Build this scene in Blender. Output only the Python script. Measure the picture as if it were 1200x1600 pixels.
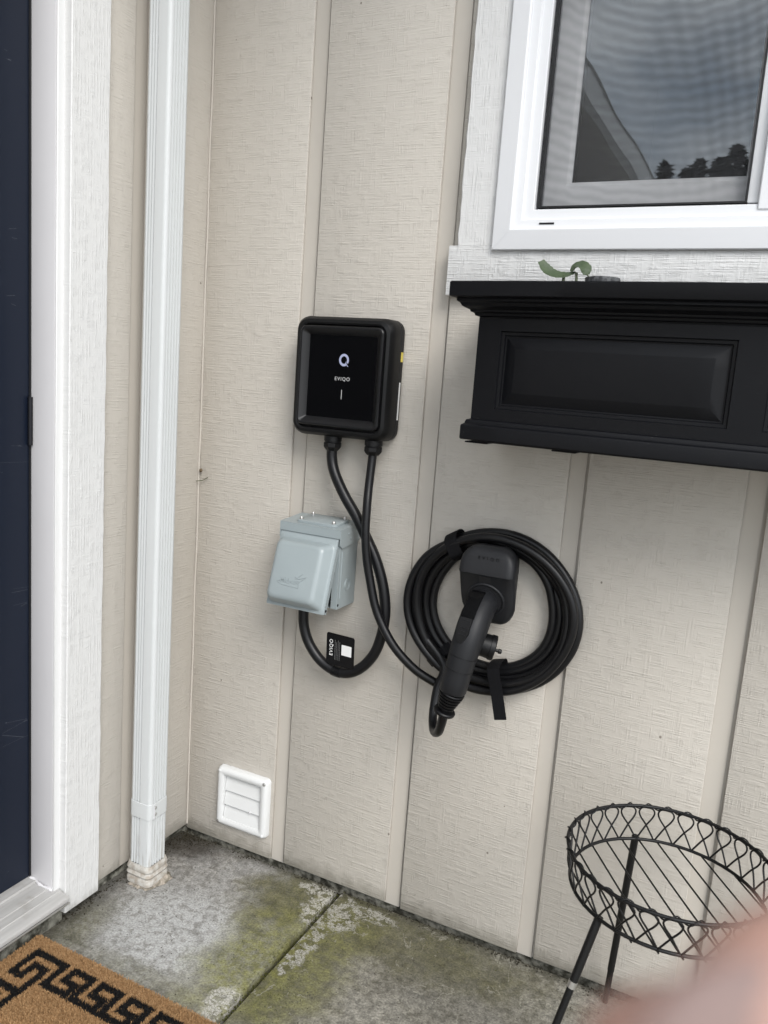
import bpy, bmesh, math, random
from mathutils import Vector, Matrix
R = math.radians
random.seed(7)
for o in list(bpy.data.objects):
    bpy.data.objects.remove(o)
S = bpy.context.scene
COL = S.collection

# ------------------------------------------------------------------ camera
cam_d = bpy.data.cameras.new('camera')
cam = bpy.data.objects.new('camera', cam_d)
COL.objects.link(cam)
cr = Vector((0.89419581, 0.44191679, 0.07157793))
cu = Vector((-0.1355657, 0.11491705, 0.9840813))
cf = Vector((-0.42665653, 0.88966489, -0.16266711))
CP = Vector((1.20509919, -1.49819537, 1.15564844))
m = Matrix((cr, cu, -cf)).transposed().to_4x4()
m.translation = CP
cam.matrix_world = m
cam_d.sensor_fit = 'VERTICAL'
cam_d.sensor_height = 36.0
cam_d.sensor_width = 27.0
cam_d.lens = 1260.5 / 1600 * 36.0
cam_d.clip_start = 0.005
cam_d.clip_end = 500
cam_d.dof.use_dof = True
cam_d.dof.focus_distance = 1.68
cam_d.dof.aperture_fstop = 9.5          # a phone lens: about 3 mm of glass
S.camera = cam

# ------------------------------------------------------------------ sky, sun, exposure
W = bpy.data.worlds.new('World')
S.world = W
W.cycles.sampling_method = 'NONE'     # an even overcast sky needs no importance map
W.use_nodes = True
nt = W.node_tree
nt.nodes.clear()
out = nt.nodes.new('ShaderNodeOutputWorld')
bg = nt.nodes.new('ShaderNodeBackground')
sky = nt.nodes.new('ShaderNodeTexSky')
sky.sky_type = 'NISHITA'
sky.sun_disc = False
sky.sun_elevation = R(39)
sky.sun_rotation = R(132)
tc = nt.nodes.new('ShaderNodeTexCoord')
mp = nt.nodes.new('ShaderNodeMapping')
mp.inputs['Scale'].default_value = (2.0, 2.0, 4.0)
nz = nt.nodes.new('ShaderNodeTexNoise')
nz.inputs['Scale'].default_value = 2.2
nz.inputs['Detail'].default_value = 7
nz.inputs['Roughness'].default_value = 0.55
rp = nt.nodes.new('ShaderNodeValToRGB')
rp.color_ramp.elements[0].position = 0.33
rp.color_ramp.elements[0].color = (5.4, 6.3, 7.4, 1)
rp.color_ramp.elements[1].position = 0.68
rp.color_ramp.elements[1].color = (14.6, 14.8, 15.0, 1)
mx = nt.nodes.new('ShaderNodeMixRGB')
mx.inputs[0].default_value = 0.9          # overcast: cloud covers nine tenths of the blue
L = nt.links.new
L(tc.outputs['Generated'], mp.inputs[0]); L(mp.outputs[0], nz.inputs[0]); L(nz.outputs[0], rp.inputs[0])
L(sky.outputs[0], mx.inputs[1]); L(rp.outputs[0], mx.inputs[2]); L(mx.outputs[0], bg.inputs[0])
bg.inputs[1].default_value = 0.11
L(bg.outputs[0], out.inputs[0])

sd = bpy.data.lights.new('sun', 'SUN')
sd.energy = 1.5
sd.angle = R(28)
sd.color = (1.0, 0.965, 0.92)
so = bpy.data.objects.new('sun', sd)
COL.objects.link(so)
# light travels from the upper right behind the camera towards the wall
so.rotation_euler = Vector((-0.57, 0.52, -0.63)).to_track_quat('-Z', 'Y').to_euler()

S.view_settings.view_transform = 'Standard'
S.view_settings.look = 'None'
S.view_settings.gamma = 1
S.view_settings.exposure = 0.90
S.render.engine = 'CYCLES'
S.render.resolution_x = 768
S.render.resolution_y = 1024
S.cycles.max_bounces = 5
S.cycles.diffuse_bounces = 3
S.cycles.glossy_bounces = 3
S.cycles.caustics_reflective = False
S.cycles.caustics_refractive = False
S.cycles.transparent_max_bounces = 12

# ------------------------------------------------------------------ helpers
def tag(o, label=None, cat=None, group=None, kind=None):
    if label: o['label'] = label
    if cat: o['category'] = cat
    if group: o['group'] = group
    if kind: o['kind'] = kind
    return o

def empty(name, loc=(0, 0, 0), label=None, cat=None, group=None, kind=None, parent=None):
    o = bpy.data.objects.new(name, None)
    o.empty_display_size = 0.02
    COL.objects.link(o)
    if parent:
        o.parent = parent
    o.location = loc
    bpy.context.view_layer.update()
    return tag(o, label, cat, group, kind)

def world_loc(o):
    l = Vector((0, 0, 0))
    while o:
        l = l + o.location
        o = o.parent
    return l

class B:
    """collects shapes in world coordinates; build() links them as one mesh object"""
    def __init__(s):
        s.bm = bmesh.new()
    def box(s, x0, x1, y0, y1, z0, z1, bev=0, seg=1, rot=None, about=None):
        r = bmesh.ops.create_cube(s.bm, size=1)
        vs = r['verts']
        for v in vs:
            v.co = Vector(((x0 + x1) / 2 + v.co.x * (x1 - x0), (y0 + y1) / 2 + v.co.y * (y1 - y0), (z0 + z1) / 2 + v.co.z * (z1 - z0)))
        if bev:
            es = list({e for v in vs for e in v.link_edges})
            q = bmesh.ops.bevel(s.bm, geom=es, offset=bev, segments=seg, affect='EDGES', profile=0.5)
            vs = list({v for f in q['faces'] for v in f.verts} | {v for v in vs if v.is_valid})
        if rot is not None:
            a = Vector(about) if about is not None else Vector(((x0 + x1) / 2, (y0 + y1) / 2, (z0 + z1) / 2))
            for v in vs:
                v.co = a + rot @ (v.co - a)
        return s
    def poly(s, pts):
        s.bm.faces.new([s.bm.verts.new(p) for p in pts])
        return s
    def prism(s, pts, off):
        off = Vector(off)
        a = [s.bm.verts.new(p) for p in pts]
        b = [s.bm.verts.new(Vector(p) + off) for p in pts]
        n = len(a)
        s.bm.faces.new(a); s.bm.faces.new(b[::-1])
        for i in range(n):
            s.bm.faces.new((a[i], b[i], b[(i + 1) % n], a[(i + 1) % n]))
        return s
    def loft(s, loops, cap0=True, cap1=True, closed=True):
        rows = [[s.bm.verts.new(p) for p in lp] for lp in loops]
        n = len(rows[0])
        for a, b in zip(rows, rows[1:]):
            for i in range(n if closed else n - 1):
                j = (i + 1) % n
                s.bm.faces.new((a[i], a[j], b[j], b[i]))
        if cap0: s.bm.faces.new(rows[0][::-1])
        if cap1: s.bm.faces.new(rows[-1])
        return s
    def tube(s, pts, r, seg=8, closed=False, caps=True, flat=None):
        pts = [Vector(p) for p in pts]
        n = len(pts)
        rr = r if isinstance(r, (list, tuple)) else [r] * n
        tan = []
        for i in range(n):
            if closed:
                t = pts[(i + 1) % n] - pts[i - 1]
            else:
                t = pts[min(i + 1, n - 1)] - pts[max(i - 1, 0)]
            tan.append(t.normalized())
        ref = Vector((0, 0, 1)) if abs(tan[0].z) < 0.9 else Vector((1, 0, 0))
        nrm = (ref - tan[0] * ref.dot(tan[0])).normalized()
        loops = []
        for i in range(n):
            if i:
                nrm = (nrm - tan[i] * nrm.dot(tan[i])).normalized()
            bi = tan[i].cross(nrm)
            loops.append([pts[i] + (nrm * math.cos(a) + bi * math.sin(a)) * rr[i] for a in [2 * math.pi * k / seg for k in range(seg)]])
        rows = [[s.bm.verts.new(p) for p in lp] for lp in loops]
        for i in range(n if closed else n - 1):
            a, b = rows[i], rows[(i + 1) % n]
            for k in range(seg):
                s.bm.faces.new((a[k], a[(k + 1) % seg], b[(k + 1) % seg], b[k]))
        if caps and not closed:
            s.bm.faces.new(rows[0][::-1]); s.bm.faces.new(rows[-1])
        return s
    def lathe(s, base, axis, prof, seg=16):
        """prof: list of (distance along axis, radius)"""
        ax = Vector(axis).normalized()
        ref = Vector((0, 0, 1)) if abs(ax.z) < 0.9 else Vector((1, 0, 0))
        u = (ref - ax * ref.dot(ax)).normalized()
        v = ax.cross(u)
        base = Vector(base)
        loops = [[base + ax * d + (u * math.cos(a) + v * math.sin(a)) * max(r, 1e-5) for a in [2 * math.pi * k / seg for k in range(seg)]] for d, r in prof]
        return s.loft(loops)
    def build(s, name, mat, parent=None, smooth=None, label=None, cat=None, group=None, kind=None, pivot=None):
        bmesh.ops.recalc_face_normals(s.bm, faces=s.bm.faces[:])
        me = bpy.data.meshes.new(name)
        if parent is not None:
            piv = world_loc(parent)
        elif pivot is not None:
            piv = Vector(pivot)
        else:
            piv = Vector((0, 0, 0))
        if piv.length > 0:
            bmesh.ops.translate(s.bm, verts=s.bm.verts[:], vec=-piv)
        s.bm.to_mesh(me)
        s.bm.free()
        for mm in (mat if isinstance(mat, (list, tuple)) else [mat]):
            me.materials.append(mm)
        if smooth is not None:
            me.polygons.foreach_set('use_smooth', [True] * len(me.polygons))
            me.set_sharp_from_angle(angle=R(smooth))
        o = bpy.data.objects.new(name, me)
        COL.objects.link(o)
        if parent is not None:
            o.parent = parent
        elif pivot is not None:
            o.location = piv
        return tag(o, label, cat, group, kind)

def catmull(pts, per=8, closed=False):
    P = [Vector(p) for p in pts]
    n = len(P)
    res = []
    for i in range(n if closed else n - 1):
        p0 = P[i - 1] if (closed or i) else P[0] * 2 - P[1]
        p1 = P[i]; p2 = P[(i + 1) % n]
        p3 = P[(i + 2) % n] if (closed or i + 2 < n) else P[-1] * 2 - P[-2]
        for k in range(per):
            t = k / per
            res.append(0.5 * ((2 * p1) + (p2 - p0) * t + (2 * p0 - 5 * p1 + 4 * p2 - p3) * t * t + (3 * p1 - p0 - 3 * p2 + p3) * t ** 3))
    if not closed:
        res.append(P[-1])
    return res

def rrect(cx, cz, w, h, r, n=6):
    """rounded rectangle in x, z"""
    r = min(r, w / 2 - 1e-4, h / 2 - 1e-4)
    pts = []
    for qx, qz, a0 in ((1, 1, 0), (-1, 1, 90), (-1, -1, 180), (1, -1, 270)):
        for k in range(n + 1):
            a = R(a0 + 90 * k / n)
            pts.append((cx + qx * (w / 2 - r) + r * math.cos(a), cz + qz * (h / 2 - r) + r * math.sin(a)))
    return pts

def text_mesh(body, size, mat, name, origin, ux, uz, extr=0.0004, parent=None, bold=0.0, align='CENTER', spacing=1.0, label=None):
    cu_ = bpy.data.curves.new(name, 'FONT')
    cu_.body = body; cu_.size = size; cu_.extrude = extr; cu_.offset = bold
    cu_.align_x = align; cu_.align_y = 'CENTER'; cu_.space_character = spacing
    to = bpy.data.objects.new('tmp_text', cu_)
    COL.objects.link(to)
    bpy.context.view_layer.update()
    me = bpy.data.meshes.new_from_object(to.evaluated_get(bpy.context.evaluated_depsgraph_get()))
    bpy.data.objects.remove(to); bpy.data.curves.remove(cu_)
    me.name = name
    ux = Vector(ux).normalized(); uz = Vector(uz).normalized(); un = ux.cross(uz)
    off = Vector(origin) - (world_loc(parent) if parent else Vector((0, 0, 0)))
    for v in me.vertices:
        c = v.co.copy()
        v.co = off + ux * c.x + uz * c.y + un * c.z
    me.materials.clear(); me.materials.append(mat)
    o = bpy.data.objects.new(name, me)
    COL.objects.link(o)
    if parent: o.parent = parent
    if label: o['label'] = label
    return o

# ------------------------------------------------------------------ materials
class NM:
    def __init__(s, name, rough=0.6, color=None, spec=0.5, metal=0.0):
        s.m = bpy.data.materials.new(name)
        s.m.use_nodes = True
        s.t = s.m.node_tree
        s.b = s.t.nodes['Principled BSDF']
        s.o = s.t.nodes['Material Output']
        s.b.inputs['Roughness'].default_value = rough
        s.b.inputs['Specular IOR Level'].default_value = spec
        s.b.inputs['Metallic'].default_value = metal
        if color: s.b.inputs['Base Color'].default_value = (*color, 1)
        s._p = None
    def pos(s):
        if s._p is None:
            g = s.t.nodes.new('ShaderNodeNewGeometry'); s._p = g.outputs['Position']
        return s._p
    def link(s, a, b): s.t.links.new(a, b)
    def setin(s, sock, v):
        if hasattr(v, 'is_output'): s.link(v, sock)
        elif isinstance(v, (tuple, list)):
            sock.default_value = v if len(v) == len(sock.default_value) else (*v, 1)
        else: sock.default_value = v
    def map(s, scale=(1, 1, 1), loc=(0, 0, 0), rot=(0, 0, 0), src=None):
        n = s.t.nodes.new('ShaderNodeMapping')
        n.inputs['Scale'].default_value = scale; n.inputs['Location'].default_value = loc; n.inputs['Rotation'].default_value = rot
        s.link(src or s.pos(), n.inputs[0]); return n.outputs[0]
    def noise(s, scale=10, vec=None, detail=4, rough=0.55, dist=0.0, color=False):
        n = s.t.nodes.new('ShaderNodeTexNoise')
        n.inputs['Scale'].default_value = scale; n.inputs['Detail'].default_value = detail
        n.inputs['Roughness'].default_value = rough; n.inputs['Distortion'].default_value = dist
        s.link(vec or s.pos(), n.inputs['Vector']); return n.outputs[1 if color else 0]
    def voro(s, scale=10, vec=None, feature='F1', out=0):
        n = s.t.nodes.new('ShaderNodeTexVoronoi')
        n.feature = feature; n.inputs['Scale'].default_value = scale
        s.link(vec or s.pos(), n.inputs['Vector']); return n.outputs[out]
    def wave(s, scale=10, vec=None, dist=0, detail=2, dscale=1, prof='SIN', kind='BANDS', direc='X'):
        n = s.t.nodes.new('ShaderNodeTexWave'); n.wave_type = kind; n.wave_profile = prof
        if kind == 'BANDS': n.bands_direction = direc
        else: n.rings_direction = direc
        n.inputs['Scale'].default_value = scale; n.inputs['Distortion'].default_value = dist
        n.inputs['Detail'].default_value = detail; n.inputs['Detail Scale'].default_value = dscale
        s.link(vec or s.pos(), n.inputs['Vector']); return n.outputs[1]
    def ramp(s, fac, a, b, ca=(0, 0, 0), cb=(1, 1, 1)):
        n = s.t.nodes.new('ShaderNodeValToRGB')
        n.color_ramp.elements[0].position = a; n.color_ramp.elements[0].color = (*ca, 1)
        n.color_ramp.elements[1].position = b; n.color_ramp.elements[1].color = (*cb, 1)
        s.link(fac, n.inputs[0]); return n.outputs[0]
    def step(s, v, lo, hi):
        n = s.t.nodes.new('ShaderNodeMapRange'); n.interpolation_type = 'SMOOTHSTEP'
        s.setin(n.inputs[0], v); n.inputs[1].default_value = lo; n.inputs[2].default_value = hi
        return n.outputs[0]
    def math(s, op, a, b=0.0, c=0.0):
        n = s.t.nodes.new('ShaderNodeMath'); n.operation = op
        s.setin(n.inputs[0], a); s.setin(n.inputs[1], b); s.setin(n.inputs[2], c); return n.outputs[0]
    def mix(s, f, a, b, mode='MIX'):
        n = s.t.nodes.new('ShaderNodeMixRGB'); n.blend_type = mode
        s.setin(n.inputs[0], f); s.setin(n.inputs[1], a); s.setin(n.inputs[2], b); return n.outputs[0]
    def xyz(s, src=None):
        n = s.t.nodes.new('ShaderNodeSeparateXYZ'); s.link(src or s.pos(), n.inputs[0]); return n.outputs
    def blob(s, c, rx, ry, wob=None, amt=0.6, soft=0.5):
        """soft elliptical patch on the ground, edge broken by noise"""
        mpd = s.map(scale=(1 / rx, 1 / ry, 0), loc=(-c[0] / rx, -c[1] / ry, 0))
        n = s.t.nodes.new('ShaderNodeVectorMath'); n.operation = 'LENGTH'; s.link(mpd, n.inputs[0])
        d = n.outputs['Value']
        if wob is not None:
            d = s.math('ADD', d, s.math('MULTIPLY', s.math('SUBTRACT', wob, 0.5), amt))
        return s.math('SUBTRACT', 1.0, s.step(d, 1 - soft, 1 + soft))
    def color(s, v): s.setin(s.b.inputs['Base Color'], v)
    def roughness(s, v): s.setin(s.b.inputs['Roughness'], v)
    def bump(s, h, strength=0.5, dist=0.002):
        n = s.t.nodes.new('ShaderNodeBump'); n.inputs['Strength'].default_value = strength; n.inputs['Distance'].default_value = dist
        s.link(h, n.inputs['Height'])
        prev = s.b.inputs['Normal'].links
        if prev: s.link(prev[0].from_socket, n.inputs['Normal'])
        s.link(n.outputs[0], s.b.inputs['Normal'])
        return s

def plain(name, col, rough=0.5, spec=0.5, metal=0, var=0.0, bump=0.0, bscale=400):
    n = NM(name, rough, col, spec, metal)
    if var:
        f = n.noise(9, detail=6)
        n.color(n.mix(f, tuple(c * (1 - var) for c in col), tuple(min(1, c * (1 + var)) for c in col)))
    if bump:
        n.bump(n.noise(bscale, detail=3), bump, 0.0006)
    return n.m

def siding(name, col, along, vertical_grain=False, strength=0.8, dist=0.00075):
    """rough sawn painted plywood: along = 'X' (back wall) or 'Y' (side wall)"""
    n = NM(name, 0.62, col, 0.35)
    ax = lambda a, b, c: (a, b, c) if along == 'X' else (b, a, c)
    # rectilinear saw marks: level dashes and upright grain, straight and broken up by masks
    h1 = n.step(n.noise(1, n.map(scale=ax(9, 0, 330)), detail=2, rough=0.7), 0.38, 0.64)
    h2 = n.step(n.noise(1, n.map(scale=ax(330, 0, 7), loc=(3, 7, 1)), detail=2, rough=0.7), 0.44, 0.62)
    k1 = n.step(n.noise(1, n.map(scale=ax(42, 0, 62), loc=(1, 2, 8)), detail=2), 0.30, 0.66)
    k2 = n.step(n.noise(1, n.map(scale=ax(60, 0, 34), loc=(5, 1, 3)), detail=2), 0.38, 0.70)
    if vertical_grain: k1, k2 = n.math('MULTIPLY', k2, 0.5), k1
    else: k2 = n.math('MULTIPLY', k2, 0.7)
    hh = n.math('ADD', n.math('MULTIPLY', h1, k1), n.math('MULTIPLY', h2, k2))
    n.bump(hh, strength, dist)
    # paint: slight unevenness, a few dark flecks, grime close to the ground
    c0 = n.mix(n.noise(3, detail=3), tuple(c * 0.985 for c in col), tuple(min(1, c * 1.015) for c in col))
    fl = n.voro(15, n.map(scale=(1, 1, 0.8), loc=(0.3, 0.1, 0.7)))
    fm = n.math('MULTIPLY', n.math('LESS_THAN', fl, 0.036), n.math('GREATER_THAN', n.noise(6, detail=2), 0.51))
    c1 = n.mix(n.math('MULTIPLY', fm, 0.7), c0, (0.10, 0.08, 0.06))
    z = n.xyz()[2]
    gr = n.math('MULTIPLY', n.math('SUBTRACT', 1.0, n.step(n.math('ADD', z, n.math('MULTIPLY', n.noise(40, detail=3), -0.05)), -0.02, 0.03)), 0.55)
    n.color(n.mix(gr, c1, (0.13, 0.12, 0.085)))
    return n.m

BEIGE = (0.508, 0.474, 0.424)
M = {}
M['siding'] = siding('beige_siding_paint', BEIGE, 'X')
M['siding_side'] = siding('beige_siding_paint_side', BEIGE, 'Y', strength=0.6)
M['groove'] = plain('beige_groove_paint', (0.488, 0.453, 0.403), 0.6, 0.35, var=0.03, bump=0.15, bscale=160)
M['trim_rough'] = siding('white_rough_trim_v', (0.635, 0.633, 0.625), 'Y', True, 0.8, 0.0007)
M['trim_rough_x'] = siding('white_rough_trim_vx', (0.635, 0.633, 0.625), 'X', True, 0.8, 0.0008)
M['trim_rough_h'] = siding('white_rough_trim_h', (0.635, 0.633, 0.625), 'X', False, 0.9, 0.0010)
M['white_paint'] = plain('white_smooth_paint', (0.67, 0.67, 0.665), 0.42, 0.5, var=0.03, bump=0.1, bscale=120)
M['jamb'] = plain('grey_white_jamb_paint', (0.60, 0.59, 0.60), 0.4, 0.5, var=0.04, bump=0.1, bscale=90)
M['vinyl'] = plain('white_vinyl', (0.70, 0.705, 0.72), 0.32, 0.42, var=0.012)
M['black_rubber'] = plain('black_rubber', (0.008, 0.008, 0.009), 0.55, 0.4)
M['dark'] = plain('dark_interior', (0.02, 0.02, 0.022), 0.9, 0.2)
M['bronze'] = plain('dark_hinge_metal', (0.015, 0.015, 0.018), 0.4, 0.5, 0.6)

n = NM('navy_door_paint', 0.38, (0.0068, 0.0105, 0.021), 0.26)
n.bump(n.noise(60, n.map(scale=(1, 1, 0.15)), detail=3), 0.06, 0.001)
sc = n.math('LESS_THAN', n.voro(7, n.map(scale=(1, 1, 6), rot=(0.5, 0.2, 0.1)), 'DISTANCE_TO_EDGE'), 0.004)
sc = n.math('MULTIPLY', sc, n.math('GREATER_THAN', n.noise(9, detail=2), 0.62))
n.color(n.mix(n.math('MULTIPLY', sc, 0.5), (0.0068, 0.0105, 0.021), (0.16, 0.17, 0.19)))
M['navy'] = n.m

n = NM('white_gutter_aluminium', 0.4, (0.66, 0.69, 0.70), 0.4)
z = n.xyz()[2]
dirt = n.math('MULTIPLY', n.math('SUBTRACT', 1.0, n.step(z, 0.02, 0.20)), n.step(n.noise(1, n.map(scale=(200, 200, 12)), detail=3), 0.50, 0.68))
n.color(n.mix(n.math('MULTIPLY', dirt, 0.6), n.mix(n.noise(4, detail=4), (0.53, 0.545, 0.546), (0.572, 0.588, 0.589)), (0.22, 0.19, 0.15)))
M['gutter'] = n.m
n = NM('grimy_downspout_boot', 0.7, (0.5, 0.45, 0.38), 0.3)
n.color(n.mix(n.step(n.noise(70, detail=6), 0.35, 0.65), (0.50, 0.485, 0.45), (0.33, 0.29, 0.245)))
n.bump(n.noise(160, detail=3), 0.2, 0.001)
M['boot'] = n.m
n = NM('mortar', 0.9, (0.4, 0.36, 0.3), 0.2)
n.color(n.mix(n.step(n.noise(60, detail=6), 0.4, 0.62), (0.40, 0.35, 0.295), (0.15, 0.135, 0.105)))
n.bump(n.noise(120, detail=5), 0.7, 0.004)
M['mortar'] = n.m

M['vent_white'] = plain('white_vent_plastic', (0.66, 0.665, 0.66), 0.35, 0.42, var=0.03)
M['steel'] = plain('zinc_screw', (0.55, 0.54, 0.52), 0.35, 0.5, 0.9)
M['charger_body'] = plain('black_satin_plastic', (0.0040, 0.0040, 0.0044), 0.46, 0.26, bump=0.12, bscale=900)
M['charger_panel'] = plain('black_panel_plastic', (0.0058, 0.0058, 0.0068), 0.40, 0.42)
M['display'] = plain('black_gloss_display', (0.0022, 0.0022, 0.0026), 0.2, 0.16)
M['logo'] = plain('pale_lavender_logo', (0.36, 0.385, 0.54), 0.4)
M['letter'] = plain('pale_grey_lettering', (0.46, 0.46, 0.46), 0.5)
M['white_print'] = plain('white_print', (0.78, 0.78, 0.77), 0.5)
M['grey_print'] = plain('grey_fine_print', (0.16, 0.16, 0.16), 0.6)
M['yellow'] = plain('yellow_sticker', (0.62, 0.50, 0.09), 0.5)
M['cable'] = plain('black_cable_jacket', (0.0042, 0.0042, 0.0050), 0.38, 0.34, bump=0.08, bscale=300)
M['gland'] = plain('black_nylon_gland', (0.0035, 0.0035, 0.004), 0.45, 0.28)
M['handle'] = plain('charcoal_soft_plastic', (0.0115, 0.0120, 0.0138), 0.5, 0.30, bump=0.1, bscale=1200)
M['holster'] = plain('charcoal_holster_plastic', (0.0125, 0.0130, 0.0150), 0.5, 0.34, bump=0.15, bscale=900)
M['velcro'] = plain('black_woven_strap', (0.0060, 0.0060, 0.0070), 0.85, 0.15, bump=0.5, bscale=1600)
n = NM('grey_enamelled_steel', 0.33, (0.30, 0.352, 0.36), 0.5)
n.bump(n.noise(260, detail=2), 0.10, 0.0008)
n.color(n.mix(n.noise(20, detail=5), (0.270, 0.310, 0.320), (0.298, 0.338, 0.348)))
M['outlet'] = n.m
M['card'] = plain('black_glossy_card', (0.0035, 0.0035, 0.004), 0.25, 0.3)

n = NM('black_planter_plastic', 0.44, (0.004, 0.0042, 0.005), 0.17)
n.bump(n.noise(900, detail=2), 0.25, 0.0005)
n.bump(n.noise(7, detail=2), 0.15, 0.004)
dust = n.math('MULTIPLY', n.step(n.noise(330, detail=3), 0.70, 0.74), n.step(n.noise(10, detail=3), 0.53, 0.62))
n.color(n.mix(n.math('MULTIPLY', dust, 0.7), n.mix(n.noise(5, detail=5), (0.0030, 0.0032, 0.0042), (0.0048, 0.0050, 0.0064)), (0.30, 0.29, 0.27)))
M['planter'] = n.m
n = NM('potting_soil', 0.95, (0.03, 0.022, 0.015), 0.1)
n.bump(n.noise(150, detail=5), 1, 0.01)
M['soil'] = n.m
n = NM('green_leaf', 0.55, (0.045, 0.085, 0.03), 0.35)
n.color(n.mix(n.noise(90, detail=4), (0.030, 0.050, 0.026), (0.080, 0.108, 0.056)))
n.bump(n.noise(180, detail=2), 0.3, 0.002)
M['leaf'] = n.m
M['stem'] = plain('dull_green_stem', (0.06, 0.075, 0.035), 0.6)
n = NM('dusty_black_pot', 0.6, (0.05, 0.05, 0.055), 0.3)
n.color(n.mix(n.step(n.noise(140, detail=3), 0.45, 0.6), (0.030, 0.031, 0.034), (0.085, 0.088, 0.092)))
M['pot'] = n.m
M['wire'] = plain('black_powder_coated_wire', (0.0045, 0.0045, 0.0048), 0.45, 0.34, bump=0.2, bscale=700)

# ------------------------------------------------------------------ concrete
n = NM('weathered_concrete', 0.85, (0.3, 0.29, 0.27), 0.25)
w1 = n.noise(13, detail=5, rough=0.62)
w2 = n.noise(34, n.map(loc=(4, 1, 2)), detail=5, rough=0.66)
fine = n.noise(240, detail=3, rough=0.7)
mid = n.noise(62, n.map(loc=(1, 5, 2)), detail=4, rough=0.68)
c = n.mix(n.step(mid, 0.36, 0.64), (0.215, 0.204, 0.184), (0.425, 0.41, 0.385))
c = n.mix(n.math('MULTIPLY', n.step(w1, 0.42, 0.60), 0.45), c, (0.390, 0.388, 0.380))
# the paler worn area in the middle of the left slab
pale = n.blob((0.215, -0.31), 0.145, 0.13, w1, 1.5, 0.45)
c = n.mix(n.math('MULTIPLY', pale, n.math('MULTIPLY_ADD', n.step(mid, 0.38, 0.56), 0.55, 0.28)), c, (0.50, 0.505, 0.50))
blot = n.step(n.noise(22, n.map(loc=(7, 2, 4)), detail=4, rough=0.6), 0.54, 0.66)
c = n.mix(n.math('MULTIPLY', blot, 0.40), c, (0.135, 0.127, 0.110))
# right slab is a darker brown grey
xx = n.xyz()
rs = n.step(xx[0], 0.447, 0.449)
c = n.mix(n.math('MULTIPLY', rs, 0.62), c, n.mix(n.step(mid, 0.33, 0.68), (0.120, 0.110, 0.080), (0.350, 0.325, 0.255)))
dk = n.blob((0.80, -0.16), 0.17, 0.11, w1, 1.3, 0.5)
c = n.mix(n.math('MULTIPLY', dk, 0.38), c, (0.085, 0.080, 0.068))
# algae: olive film by the wall and along the joint
al = n.blob((0.370, -0.095), 0.110, 0.105, w1, 1.4, 0.55)
al2 = n.blob((0.400, -0.290), 0.085, 0.15, w1, 1.5, 0.6)
al3 = n.blob((0.505, -0.24), 0.085, 0.23, w1, 1.3, 0.6)
al4 = n.blob((0.66, -0.08), 0.26, 0.085, w1, 1.2, 0.6)
al5 = n.blob((0.045, -0.40), 0.05, 0.10, w2, 1.4, 0.5)
al6 = n.blob((0.26, -0.435), 0.17, 0.03, w2, 1.6, 0.5)
olive = n.mix(n.step(w2, 0.35, 0.65), (0.105, 0.102, 0.036), (0.225, 0.222, 0.070))
darkol = n.mix(n.step(w2, 0.35, 0.65), (0.085, 0.081, 0.042), (0.155, 0.146, 0.072))
c = n.mix(n.math('MULTIPLY', al, 0.85), c, darkol)
c = n.mix(n.math('MULTIPLY', al4, 0.70), c, darkol)
c = n.mix(n.math('MULTIPLY', al5, 0.55), c, darkol)
c = n.mix(n.math('MULTIPLY', al6, 0.45), c, darkol)
brk = n.math('MULTIPLY_ADD', n.step(mid, 0.34, 0.60), 0.45, 0.42)
c = n.mix(n.math('MULTIPLY', al2, brk), c, olive)
c = n.mix(n.math('MULTIPLY', al3, n.math('MULTIPLY_ADD', brk, 0.8, 0.12)), c, olive)
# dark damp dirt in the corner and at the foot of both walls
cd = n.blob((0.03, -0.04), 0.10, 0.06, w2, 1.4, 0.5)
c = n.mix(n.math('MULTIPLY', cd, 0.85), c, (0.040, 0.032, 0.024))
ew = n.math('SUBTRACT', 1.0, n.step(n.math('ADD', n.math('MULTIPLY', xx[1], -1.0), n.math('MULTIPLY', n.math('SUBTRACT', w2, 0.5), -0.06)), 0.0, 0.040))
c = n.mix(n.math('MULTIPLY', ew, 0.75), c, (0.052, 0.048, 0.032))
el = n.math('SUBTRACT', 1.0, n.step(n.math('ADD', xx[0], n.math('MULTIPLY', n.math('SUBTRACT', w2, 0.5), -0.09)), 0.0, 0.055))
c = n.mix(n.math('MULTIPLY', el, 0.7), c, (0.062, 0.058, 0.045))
# flaking white lime, crisp edged
fl = n.blob((0.470, -0.085), 0.065, 0.060, w2, 1.3, 0.2)
fl2 = n.blob((0.435, -0.035), 0.075, 0.022, w2, 1.2, 0.2)
fl3 = n.blob((0.545, -0.045), 0.06, 0.020, w2, 1.3, 0.2)
fl4 = n.blob((0.475, -0.20), 0.022, 0.09, w2, 2.2, 0.15)
fl5 = n.blob((0.425, -0.41), 0.03, 0.05, w2, 1.8, 0.2)
fls = fl
for q in (fl2, fl3, fl4, fl5):
    fls = n.math('MAXIMUM', fls, q)
flake = n.math('MULTIPLY', fls, n.step(n.noise(46, n.map(loc=(2, 2, 9)), detail=4, rough=0.7), 0.47, 0.50))
flake = n.math('MULTIPLY', flake, n.math('SUBTRACT', 1.0, n.math('MULTIPLY', n.math('LESS_THAN', n.voro(120, None, 'DISTANCE_TO_EDGE'), 0.05), 0.7)))
c = n.mix(n.math('MULTIPLY', flake, 0.85), c, (0.50, 0.485, 0.44))
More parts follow.
